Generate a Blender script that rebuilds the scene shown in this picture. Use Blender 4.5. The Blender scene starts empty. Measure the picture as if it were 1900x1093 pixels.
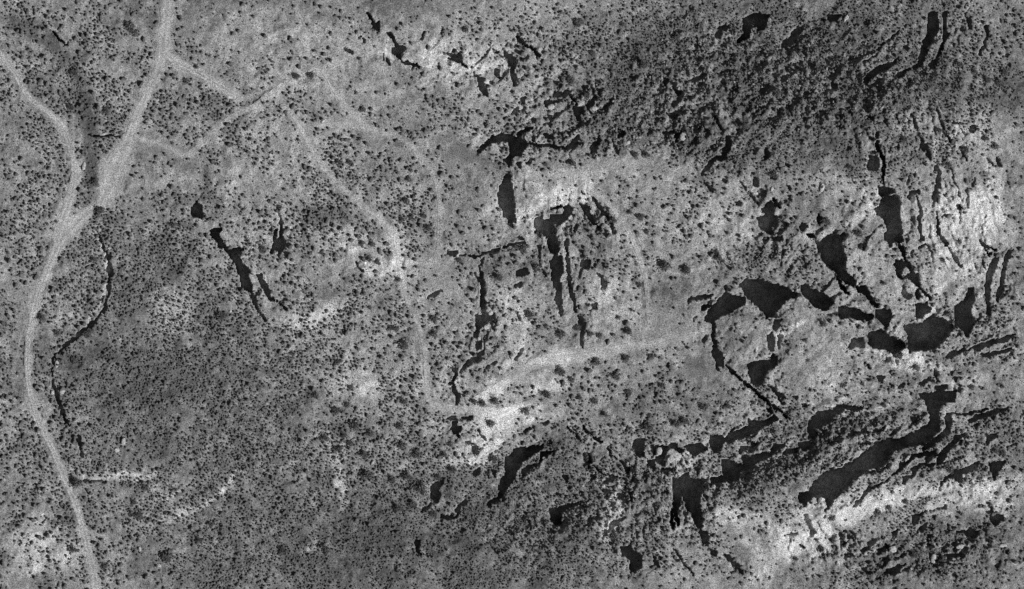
import bpy, math, random
import numpy as np
from mathutils import Vector

random.seed(11)
RNG = np.random.default_rng(11)
S = 0.2                                   # metres per photo pixel
def W(u, v): return ((u - 950.0) * S, (546.5 - v) * S)

# ------------------------------------------------------------ camera, sky, sun
scene = bpy.context.scene
COL = scene.collection
cam = bpy.data.objects.new('camera', bpy.data.cameras.new('camera'))
COL.objects.link(cam)
ALT = 6000.0
cam.location = (0, 0, ALT)
cam.data.sensor_width = 36.0
cam.data.lens = 36.0 * ALT / (1900 * S)
cam.data.clip_start = 10.0
cam.data.clip_end = 14000.0
scene.camera = cam

SUN_EL = math.radians(44)
SUN_DX, SUN_DY = math.cos(math.radians(-28)), math.sin(math.radians(-28))   # world direction towards the sun (east-south-east)
TAN = math.tan(SUN_EL)
world = bpy.data.worlds.new('World'); scene.world = world; world.use_nodes = True
nt = world.node_tree; nt.nodes.clear()
sky = nt.nodes.new('ShaderNodeTexSky'); sky.sky_type = 'NISHITA'; sky.sun_disc = False
sky.sun_elevation = SUN_EL; sky.sun_rotation = math.atan2(SUN_DX, SUN_DY)
bw = nt.nodes.new('ShaderNodeSeparateColor')               # black-and-white film behind a red filter, as in aerial survey
bg = nt.nodes.new('ShaderNodeBackground'); bg.inputs['Strength'].default_value = 0.05
wo = nt.nodes.new('ShaderNodeOutputWorld')
nt.links.new(sky.outputs[0], bw.inputs[0]); nt.links.new(bw.outputs[0], bg.inputs['Color'])
nt.links.new(bg.outputs[0], wo.inputs['Surface'])
sl = bpy.data.lights.new('sun', 'SUN'); sl.energy = 5.0; sl.angle = math.radians(0.5); sl.color = (1, 1, 1)
sun = bpy.data.objects.new('sun', sl); COL.objects.link(sun)
sun.rotation_euler = Vector((SUN_DX * math.cos(SUN_EL), SUN_DY * math.cos(SUN_EL), math.sin(SUN_EL))).to_track_quat('Z', 'Y').to_euler()
sun.location = (SUN_DX * 500, SUN_DY * 500, 500)
scene.view_settings.view_transform = 'Standard'
scene.view_settings.look = 'None'
scene.view_settings.exposure = -0.2
scene.view_settings.gamma = 1.0
scene.view_settings.use_curve_mapping = False
scene.cycles.use_denoising = False
scene.cycles.max_bounces = 4
scene.cycles.diffuse_bounces = 2

# ------------------------------------------------------------ helpers
def tag(o, label=None, cat=None, group=None, kind=None):
    if label: o['label'] = label
    if cat: o['category'] = cat
    if group: o['group'] = group
    if kind: o['kind'] = kind
    return o

def np_mesh(name, verts, faces, attrs=None):
    """verts (n,3) array, faces (m,k) array of ONE polygon size; attrs {name: (n,) floats}"""
    me = bpy.data.meshes.new(name)
    verts = np.asarray(verts, np.float32); faces = np.asarray(faces, np.int32)
    m, k = faces.shape
    me.vertices.add(len(verts)); me.vertices.foreach_set('co', verts.ravel())
    me.loops.add(m * k); me.loops.foreach_set('vertex_index', faces.ravel())
    me.polygons.add(m)
    me.polygons.foreach_set('loop_start', np.arange(0, m * k, k, dtype=np.int32))
    for an, av in (attrs or {}).items():
        a = me.attributes.new(an, 'FLOAT', 'POINT'); a.data.foreach_set('value', np.asarray(av, np.float32))
    me.update(calc_edges=True)
    return me

def link(name, me, mat=None, parent=None):
    o = bpy.data.objects.new(name, me)
    COL.objects.link(o)
    if mat and not me.materials: me.materials.append(mat)
    if parent: o.parent = parent
    return o

_lat = RNG.random((256, 256)).astype(np.float32)
def vnoise(x, y, seed=0):
    """smooth lattice noise, about -1..1, wavelength 1 unit"""
    x = x + seed * 17.31; y = y + seed * 9.77
    xi = np.floor(x).astype(np.int64); yi = np.floor(y).astype(np.int64)
    fx = (x - xi).astype(np.float32); fy = (y - yi).astype(np.float32)
    fx = fx * fx * (3 - 2 * fx); fy = fy * fy * (3 - 2 * fy)
    x0 = xi & 255; x1 = (xi + 1) & 255; y0 = yi & 255; y1 = (yi + 1) & 255
    a = _lat[y0, x0]; b = _lat[y0, x1]; c = _lat[y1, x0]; d = _lat[y1, x1]
    return ((a + (b - a) * fx) * (1 - fy) + (c + (d - c) * fx) * fy) * 2 - 1
def fbm(x, y, wl, octv=4, seed=0, gain=0.5):
    t = 0; a = 1.0; n = 0
    for i in range(octv):
        r = 0.6 * i + 0.3
        xr = x * math.cos(r) - y * math.sin(r); yr = x * math.sin(r) + y * math.cos(r)
        t = t + a * vnoise(xr / wl, yr / wl, seed + i * 3); n += a; a *= gain; wl *= 0.5
    return t / n
def sstep(a, b, x):
    t = np.clip((x - a) / (b - a), 0, 1); return t * t * (3 - 2 * t)
def blur(a, sig):
    r = int(max(1, round(sig * 1.7)))
    for ax in (0, 1):
        for _ in range(3):
            n = max(1, int(r * 1.0)); k = 2 * n + 1
            pad = [(0, 0), (0, 0)]; pad[ax] = (n + 1, n)
            c = np.cumsum(np.pad(a, pad, mode='edge'), axis=ax, dtype=np.float64)
            if ax == 0: a = (c[k:] - c[:-k]) / k
            else: a = (c[:, k:] - c[:, :-k]) / k
            r = max(1, int(r * 0.6))
        r = int(max(1, round(sig * 1.7)))
    return a

# ------------------------------------------------------------ the lie of the land, in map pixels
STEP = 1.75
U0, U1, V0, V1 = -70.0, 1970.0, -70.0, 1163.0
NX = int((U1 - U0) / STEP) + 1; NY = int((V1 - V0) / STEP) + 1
uu = U0 + np.arange(NX) * STEP; vv = V0 + np.arange(NY) * STEP
UU, VV = np.meshgrid(uu, vv)
CELL = STEP * S
WU = UU + 2.0 * fbm(UU, VV, 24, 3, 5) + 1.7 * vnoise(UU / 8, VV / 8, 8) + 1.7 * vnoise(UU / 4.2, VV / 4.2, 7)
WV = VV + 2.0 * fbm(UU, VV, 24, 3, 15) + 1.7 * vnoise(UU / 8, VV / 8, 18) + 1.7 * vnoise(UU / 4.2, VV / 4.2, 17)
BU = UU + 26 * fbm(UU, VV, 90, 4, 25); BV = VV + 26 * fbm(UU, VV, 90, 4, 35)
EDGE = 0.62 * fbm(UU, VV, 44, 5, 45, 0.75)

# soil patches: u, v, half width, half height, turn (deg, + = down to the east), paler / darker
PALE = [
 (470,90,120,55,10,.12),(570,60,80,35,0,.10),(820,110,150,50,10,.20),(780,95,45,14,30,.20),(640,448,55,26,5,.30),(700,497,42,22,0,.42),
 (745,478,24,45,-8,.22),(565,580,48,20,-10,.32),(320,580,38,48,0,.34),(225,883,60,8,-4,.30),(330,945,55,9,-22,.24),(425,895,48,10,-36,.26),
 (85,1015,70,50,0,.40),(640,880,18,60,8,.24),(585,1022,36,18,-20,.20),(900,440,60,16,-10,.12),(1010,335,90,32,5,.26),(1050,362,70,20,-5,.22),
 (985,408,26,40,20,.20),(1240,335,120,50,10,.10),(1370,400,80,60,25,.20),(1600,370,50,50,0,.14),(1785,430,75,95,25,.26),(1845,400,40,75,0,.32),
 (1690,235,55,40,0,.18),(1810,270,80,55,0,.14),(955,590,32,62,0,.24),(1020,655,140,20,-10,.18),(1140,560,50,48,-35,.26),(900,730,60,22,-15,.26),
 (900,812,88,32,-33,.50),(965,768,70,24,-20,.34),(930,738,60,20,-20,.22),(1000,705,80,20,-8,.2),(1466,606,22,7,-14,.6),(1370,610,52,18,0,.10),(1560,700,130,52,0,.20),(1690,672,52,24,15,.36),
 (1800,715,60,30,0,.14),(1490,1000,125,40,-38,.44),(1645,930,80,22,-14,.46),(1385,968,58,30,5,.34),(1800,925,75,38,0,.36),(1420,1010,60,20,-20,.2),
 (1130,955,22,60,0,.24),(1580,480,44,52,0,.10),(1690,530,60,40,0,.12),(1260,845,45,28,20,.18),(150,320,9,30,10,.1),(720,700,70,30,10,.16),
 (640,705,60,20,10,.16),(680,130,90,60,0,.08),(430,340,14,40,15,.2),(350,410,60,10,10,.08),(1540,350,60,14,-30,.12),(1330,450,70,40,20,.1),
 (1180,300,160,22,2,.05),(60,560,14,60,8,.05),(300,340,60,16,0,.10),(520,720,40,14,15,.08),(1290,470,50,16,-25,.16),(860,715,18,30,0,.1),
]
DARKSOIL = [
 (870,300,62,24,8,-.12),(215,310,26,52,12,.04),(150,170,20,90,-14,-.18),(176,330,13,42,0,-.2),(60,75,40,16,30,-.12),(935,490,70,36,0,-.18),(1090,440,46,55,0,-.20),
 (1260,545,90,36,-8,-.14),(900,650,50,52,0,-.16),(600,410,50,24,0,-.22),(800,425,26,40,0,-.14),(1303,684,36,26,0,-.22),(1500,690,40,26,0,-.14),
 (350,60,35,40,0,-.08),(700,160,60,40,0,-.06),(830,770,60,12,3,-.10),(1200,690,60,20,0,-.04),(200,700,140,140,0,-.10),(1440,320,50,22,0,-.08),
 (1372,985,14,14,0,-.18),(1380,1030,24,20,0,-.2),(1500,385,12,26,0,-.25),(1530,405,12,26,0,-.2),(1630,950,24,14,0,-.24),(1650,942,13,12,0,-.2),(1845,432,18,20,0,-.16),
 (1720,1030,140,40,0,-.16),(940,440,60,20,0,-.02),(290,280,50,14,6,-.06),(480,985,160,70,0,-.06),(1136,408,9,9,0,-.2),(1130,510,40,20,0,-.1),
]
SLOPE = [  # broad hillsides turned away from (-) or towards (+) the sun
 (1400,130,270,90,3,-.50),(1220,80,120,60,0,-.20),(1600,90,190,80,0,-.36),(1480,250,150,60,0,-.30),(1780,165,170,32,3,-.5),(1030,960,160,95,-20,-.46),
 (1030,1045,130,50,0,-.14),(800,990,160,70,0,-.34),(520,930,170,110,0,-.18),(1090,450,55,50,0,-.26),(1240,230,140,60,0,-.18),(1480,830,160,42,-16,-.42),(1640,800,110,34,-22,-.30),
 (1700,1035,180,42,-6,-.42),(1400,880,110,45,0,-.34),(1190,930,60,70,0,-.26),(1290,250,100,60,0,-.14),(290,690,190,130,0,-.20),(1060,250,90,40,0,-.22),(480,790,160,90,0,-.16),
 (1500,990,110,40,-30,.22),(905,810,70,35,-35,.26),(1790,430,100,110,20,.18),(1640,930,90,30,-15,.24),(650,470,80,40,0,.14),(1560,690,140,50,0,.12),(1020,350,90,30,0,.16),(820,115,120,40,0,.12),
 (1440,470,60,40,0,-.2),(640,880,180,60,0,-.10),(980,215,70,40,0,-.16),(1340,485,90,25,0,-.26),(920,480,80,40,0,-.24),(1270,545,90,40,0,-.22),(890,650,50,50,0,-.22),(600,410,60,30,0,-.24),(1780,860,110,40,-15,-.16),(1830,620,50,60,0,-.12),
 (100,700,40,100,0,-.12),(300,500,120,60,0,-.10),(1560,600,90,50,0,-.1)]
ROUGH = [(1400,140,330,130,0,1.0),(1250,240,190,80,0,1.0),(1050,230,110,70,0,.9),(1550,220,150,90,0,.8),(1760,300,140,110,0,.5),(1430,470,90,50,10,1.),
 (1720,1030,190,60,0,1.2),(1700,820,190,60,-15,.9),(1470,850,170,60,-15,.8),(1830,620,80,60,0,1.),(1560,600,110,70,0,.6),(1210,950,110,100,0,.9),
 (1020,960,170,100,0,.7),(900,110,180,70,0,.5),(960,830,120,50,-20,.6),(1060,400,70,40,0,.6),(880,620,50,110,0,.5),(1780,430,120,110,0,.45),(1500,1000,120,50,0,.35),
 (1800,900,90,70,0,.7),(560,760,100,60,0,.25),(700,480,60,40,0,.3)]
def blobs(lst, hard=True):
    out = np.zeros_like(UU)
    for (u, v, ru, rv, a, amp) in lst:
        c, s = math.cos(math.radians(a)), math.sin(math.radians(a))
        R = 2.6 * max(ru, rv) + 40
        i0, i1 = np.searchsorted(uu, [u - R, u + R]); j0, j1 = np.searchsorted(vv, [v - R, v + R])
        if i1 <= i0 or j1 <= j0: continue
        du = BU[j0:j1, i0:i1] - u; dv = BV[j0:j1, i0:i1] - v
        x = (du * c + dv * s) / ru; y = (-du * s + dv * c) / rv
        d = np.exp(-(x * x + y * y) * 0.9)
        if hard: d = sstep(.18, .85, d + EDGE[j0:j1, i0:i1] * np.minimum(1, d * 3))
        out[j0:j1, i0:i1] += amp * d
    return out
BANDS = [
 (30,.42,[(1590,950),(1700,906),(1790,908),(1890,896)]),(10,.34,[(1690,1012),(1780,1016),(1870,1008)]),(9,.34,[(1800,560),(1850,530)]),(12,.36,[(1860,330),(1840,420),(1800,490),(1740,540)]),(9,.3,[(1480,740),(1560,760),(1640,762)]),(8,.3,[(1150,900),(1160,930),(1130,985)]),  # crooked bands of paler or darker soil: width, amount, points
 (26,-.36,[(20,40),(70,55),(100,80),(130,125),(145,160),(160,200),(168,260),(172,345)]),(7,.55,[(175,430),(192,470),(199,500),(188,560),(150,610),(100,650)]),
 (6,.24,[(420,545),(428,590),(414,640),(411,662),(470,676),(560,690),(606,722)]),(13,.22,[(432,300),(424,345),(418,380)]),(11,.55,[(160,883),(230,877),(290,880)]),(9,.62,[(308,926),(352,903)]),
 (11,.62,[(318,966),(392,928),(442,868)]),(20,.46,[(612,790),(622,860),(640,935)]),(10,.36,[(955,412),(990,384),(1040,358),(1092,360),(1142,402)]),(14,.30,[(1135,540),(1102,568),(1108,605)]),
 (6,.36,[(1333,468),(1303,500),(1270,515),(1228,502)]),(10,.34,[(1500,442),(1560,432),(1600,400),(1642,348)]),(13,.36,[(1650,622),(1700,592),(1762,560),(1802,528)]),(14,.42,[(1575,640),(1640,652),(1700,664),(1762,682)]),
 (16,.22,[(870,752),(932,768),(982,757),(1042,764)]),(36,.26,[(1410,1052),(1500,1002),(1560,962),(1622,930),(1702,912)]),(8,.34,[(1528,772),(1642,758),(1692,738)]),(15,.32,[(1122,898),(1132,958),(1124,1005)]),
 (9,.30,[(832,880),(872,862),(905,842),(950,806),(990,776)]),(6,.26,[(895,640),(905,600),(900,560)]),(10,.3,[(960,560),(975,600),(960,650),(930,690)]),(8,.26,[(1230,330),(1300,350),(1350,395),(1400,440),(1470,460)]),
 (7,.3,[(700,100),(740,110),(790,120),(830,135)]),(7,.28,[(600,1010),(560,1030)]),(8,-.2,[(1000,232),(1060,262),(1130,268)]),(10,-.2,[(600,392),(560,420),(575,450)]),(24,-.16,[(850,285),(900,300),(930,315)]),(8,.3,[(1100,180),(1130,120),(1160,60)]),
 (6,.3,[(1262,98),(1310,70)]),(5,.3,[(1590,168),(1650,172),(1720,180)]),(5,.26,[(1400,150),(1480,130),(1560,110)]),(10,.3,[(1720,545),(1760,600)]),(7,.3,[(1640,1000),(1560,1042)]),
]
def bands(lst):
    out = np.zeros_like(UU); X_ = .5 * (BU + UU); Y_ = .5 * (BV + VV)
    X_ = UU + .35 * (BU - UU); Y_ = VV + .35 * (BV - VV)
    for (w, amp, pts) in lst:
        best = np.full_like(UU, 999.0)
        for a, b in zip(pts[:-1], pts[1:]):
            m = w * 2 + 25
            i0, i1 = np.searchsorted(uu, [min(a[0], b[0]) - m, max(a[0], b[0]) + m]); j0, j1 = np.searchsorted(vv, [min(a[1], b[1]) - m, max(a[1], b[1]) + m])
            X = X_[j0:j1, i0:i1]; Y = Y_[j0:j1, i0:i1]; dx = b[0] - a[0]; dy = b[1] - a[1]
            t = np.clip(((X - a[0]) * dx + (Y - a[1]) * dy) / (dx * dx + dy * dy), 0, 1)
            best[j0:j1, i0:i1] = np.minimum(best[j0:j1, i0:i1], np.hypot(X - a[0] - t * dx, Y - a[1] - t * dy) / (w * .5))
        out += amp * (1 - sstep(.35, 1.5, best + 1.5 * EDGE + .35 * vnoise(UU / 19, VV / 19, 61)))
    return out
REGIONS = [  # ground cover: soil tone (hillside shade painted into some), shrub gain, outline
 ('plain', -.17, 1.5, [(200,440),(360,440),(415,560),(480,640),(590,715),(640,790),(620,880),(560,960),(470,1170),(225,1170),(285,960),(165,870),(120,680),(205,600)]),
 ('grove', -.27, 1.6, [(640,895),(760,888),(830,880),(930,852),(1010,822),(1060,795),(1105,860),(1110,960),(1140,1170),(480,1170),(560,970)]),  # darker tone also paints in the shade of this hillside
 ('shaded_scree', -.25, 1.25, [(1130,90),(1200,35),(1300,-80),(1760,-80),(1765,120),(1980,125),(1980,196),(1690,194),(1600,250),(1620,325),(1450,310),(1330,300),(1150,290),(1060,272),(1110,180)]),  # tone darkened to carry shade of the slope facing off the sun
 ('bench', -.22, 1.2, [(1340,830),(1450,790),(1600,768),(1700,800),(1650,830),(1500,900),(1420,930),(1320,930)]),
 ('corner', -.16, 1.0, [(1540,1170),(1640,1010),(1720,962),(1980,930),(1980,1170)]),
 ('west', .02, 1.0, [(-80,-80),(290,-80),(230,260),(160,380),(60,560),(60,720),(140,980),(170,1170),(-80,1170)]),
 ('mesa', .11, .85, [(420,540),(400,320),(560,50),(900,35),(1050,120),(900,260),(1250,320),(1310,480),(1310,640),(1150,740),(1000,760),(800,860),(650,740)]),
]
def softpoly(pts, sig=5):
    RU_ = UU + .5 * (BU - UU) + 5 * vnoise(UU / 11, VV / 11, 71); RV_ = VV + .5 * (BV - VV) + 5 * vnoise(UU / 11, VV / 11, 72)
    m = np.zeros(UU.shape, bool); j = len(pts) - 1
    for i in range(len(pts)):
        xi, yi = pts[i]; xj, yj = pts[j]
        if yi != yj: m ^= ((yi > RV_) != (yj > RV_)) & (RU_ < (xj - xi) * (RV_ - yi) / (yj - yi) + xi)
        j = i
    return blur(m.astype(float), sig)
regsoilshade = np.zeros_like(UU); regdens = np.ones_like(UU); REG = {}
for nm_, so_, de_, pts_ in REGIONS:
    m_ = softpoly(pts_); REG[nm_] = m_; regsoilshade += so_ * m_; regdens *= 1 + (de_ - 1) * m_
FLATS = [(868,298,62,22,12,1),(1150,316,150,17,2,1),(290,282,44,15,6,1),(1303,684,36,24,0,1),(880,762,60,10,4,1),(215,318,24,50,12,1),(820,520,40,40,0,.7),(350,60,34,40,0,.8),(1240,600,90,30,-8,.6),(1372,985,13,13,0,1),(1380,1030,22,18,0,1)]
flats = np.clip(blobs(FLATS), 0, 1)
mott = fbm(UU, VV, 14, 4, 137, .75)
pale = np.maximum((blobs(PALE) * 2.2 + bands([b for b in BANDS if b[1] > 0]) * 1.25) * (.92 + 1.1 * mott), 0)
soil = np.minimum(pale, 1.5) + regsoilshade + blobs(DARKSOIL) * 1.5 + bands([b for b in BANDS if b[1] < 0]) * 1.3
soil = soil + (1 - .75 * flats) * (.40 * fbm(UU, VV, 95, 5, 131, .62) + .62 * fbm(UU, VV, 15, 4, 133, .72))
slope = blobs(SLOPE, False)
rough = np.clip(blobs(ROUGH), 0, 1.3)

# ------------------------------------------------------------ roads and trails (map pixels, width)
ROADS = [
 ('dirt_road', 'wide pale dirt road curving down the western side, past the sandy crossing', 'road', 17,
  [(316,-75,19),(310,10,19),(304,70,20),(296,125,20),(276,168,17),(257,207,16),(242,246,17),(228,284,30),(212,318,44),(200,352,34),(180,382,15),(158,398,19),(126,428,27),(106,456,16),(88,500,15),(70,545,13),(58,592,11),(51,640,10),(51,700,10),(60,745,10),(81,800,11),(110,862,12),(134,920,11),(153,976,12),(167,1028,13),(176,1075,14),(186,1165,14)]),
 ('dirt_road', 'narrow dirt road entering on the western edge and joining the wide road', 'road', 11,
  [(-75,20,9),(-10,92,9),(28,137,9),(52,178,10),(90,210,10),(112,230,11),(128,265,11),(136,300,11),(137,338,13),(126,380,16),(112,420,18),(104,452,14)]),
 ('dirt_road', 'short pale spur road fanning out eastward from the wide dirt road', 'road', 16,
  [(303,92,14),(322,112,16),(355,128,14),(388,148,14),(415,163,16),(440,178,13)]),
 ('trail', 'worn trail running south from the northern bend to the bright sandy patch', 'trail', 10,
  [(512,172,5),(528,195,5),(548,222,6),(568,258,6),(590,298,7),(630,343,8),(676,382,8),(712,412,9),(733,445,10),(741,480,10),(747,520,7),(756,560,5),(772,592,5),(785,640,5),(790,690,5),(793,742,5)]),
 ('trail', 'thin zigzag trail climbing from the sandy crossing to a pointed bend', 'trail', 6,
  [(247,250,7),(276,262,7),(312,273,7),(346,286,8),(386,252,7),(430,216,7),(470,196,7),(520,160,7),(560,140,7),(592,122,8)]),
 ('trail', 'thin trail looping from the pointed bend around the shrubby knoll', 'trail', 6,
  [(592,122,7),(604,140,5),(622,172,5),(652,206,7),(682,236,7),(722,250,7),(752,263,7),(772,280,5),(792,302,5),(806,332,5),(815,372,7),(816,420,8),(812,466,8),(792,488,7),(760,486,7)]),
 ('trail', 'faint short trail linking the two winding trails near the north', 'trail', 6,
  [(556,243,7),(600,232,7),(640,229,7),(690,237,7)]),
 ('wash', 'broad pale sandy wash crossing the middle of the mesa eastward', 'wash', 18,
  [(880,740,6),(930,712,9),(962,692,13),(1010,668,18),(1080,656,18),(1160,645,14),(1230,632,11),(1300,616,7)]),
 ('wash', 'narrow sandy wash below the pale shelf with a gentle bend', 'wash', 9,
  [(790,742,5),(820,752,8),(860,760,9),(912,766,9),(955,754,7),(990,742,5)]),
 ('trail', 'faint track curving south past the walled basin in the middle', 'trail', 7,
  [(1090,350,5),(1130,380,6),(1166,428,8),(1188,480,8),(1200,530,8),(1203,596,6)]),
]
def catmull(pts, n=8):
    P = [pts[0]] + list(pts) + [pts[-1]]; out = []
    for i in range(1, len(P) - 2):
        p0, p1, p2, p3 = (np.array(P[k], float) for k in (i - 1, i, i + 1, i + 2))
        for t in np.linspace(0, 1, n, endpoint=False):
            out.append(.5 * ((2 * p1) + (-p0 + p2) * t + (2 * p0 - 5 * p1 + 4 * p2 - p3) * t * t + (-p0 + 3 * p1 - 3 * p2 + p3) * t ** 3))
    out.append(np.array(P[-2], float)); return np.array(out)
roadness = np.zeros_like(UU)               # 1 on a track, fading beside it
roaddist = np.full_like(UU, 99.0)
for (_n, _l, _c, w, pts) in ROADS:
    C = catmull(pts, 5)
    for i in range(len(C) - 1):
        a, b = C[i], C[i + 1]; m = 40
        i0, i1 = np.searchsorted(uu, [min(a[0], b[0]) - m, max(a[0], b[0]) + m]); j0, j1 = np.searchsorted(vv, [min(a[1], b[1]) - m, max(a[1], b[1]) + m])
        if i1 <= i0 or j1 <= j0: continue
        X = WU[j0:j1, i0:i1]; Y = WV[j0:j1, i0:i1]
        d = b - a; L2 = d[0] ** 2 + d[1] ** 2 + 1e-6
        t = np.clip(((X - a[0]) * d[0] + (Y - a[1]) * d[1]) / L2, 0, 1)
        ww = (a[2] + (b[2] - a[2]) * t) * .5 * 1.25
        dist = np.hypot(X - a[0] - t * d[0], Y - a[1] - t * d[1]) - ww
        roaddist[j0:j1, i0:i1] = np.minimum(roaddist[j0:j1, i0:i1], dist)
roadness = 1 - sstep(-1.0, 6.0, roaddist)

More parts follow.
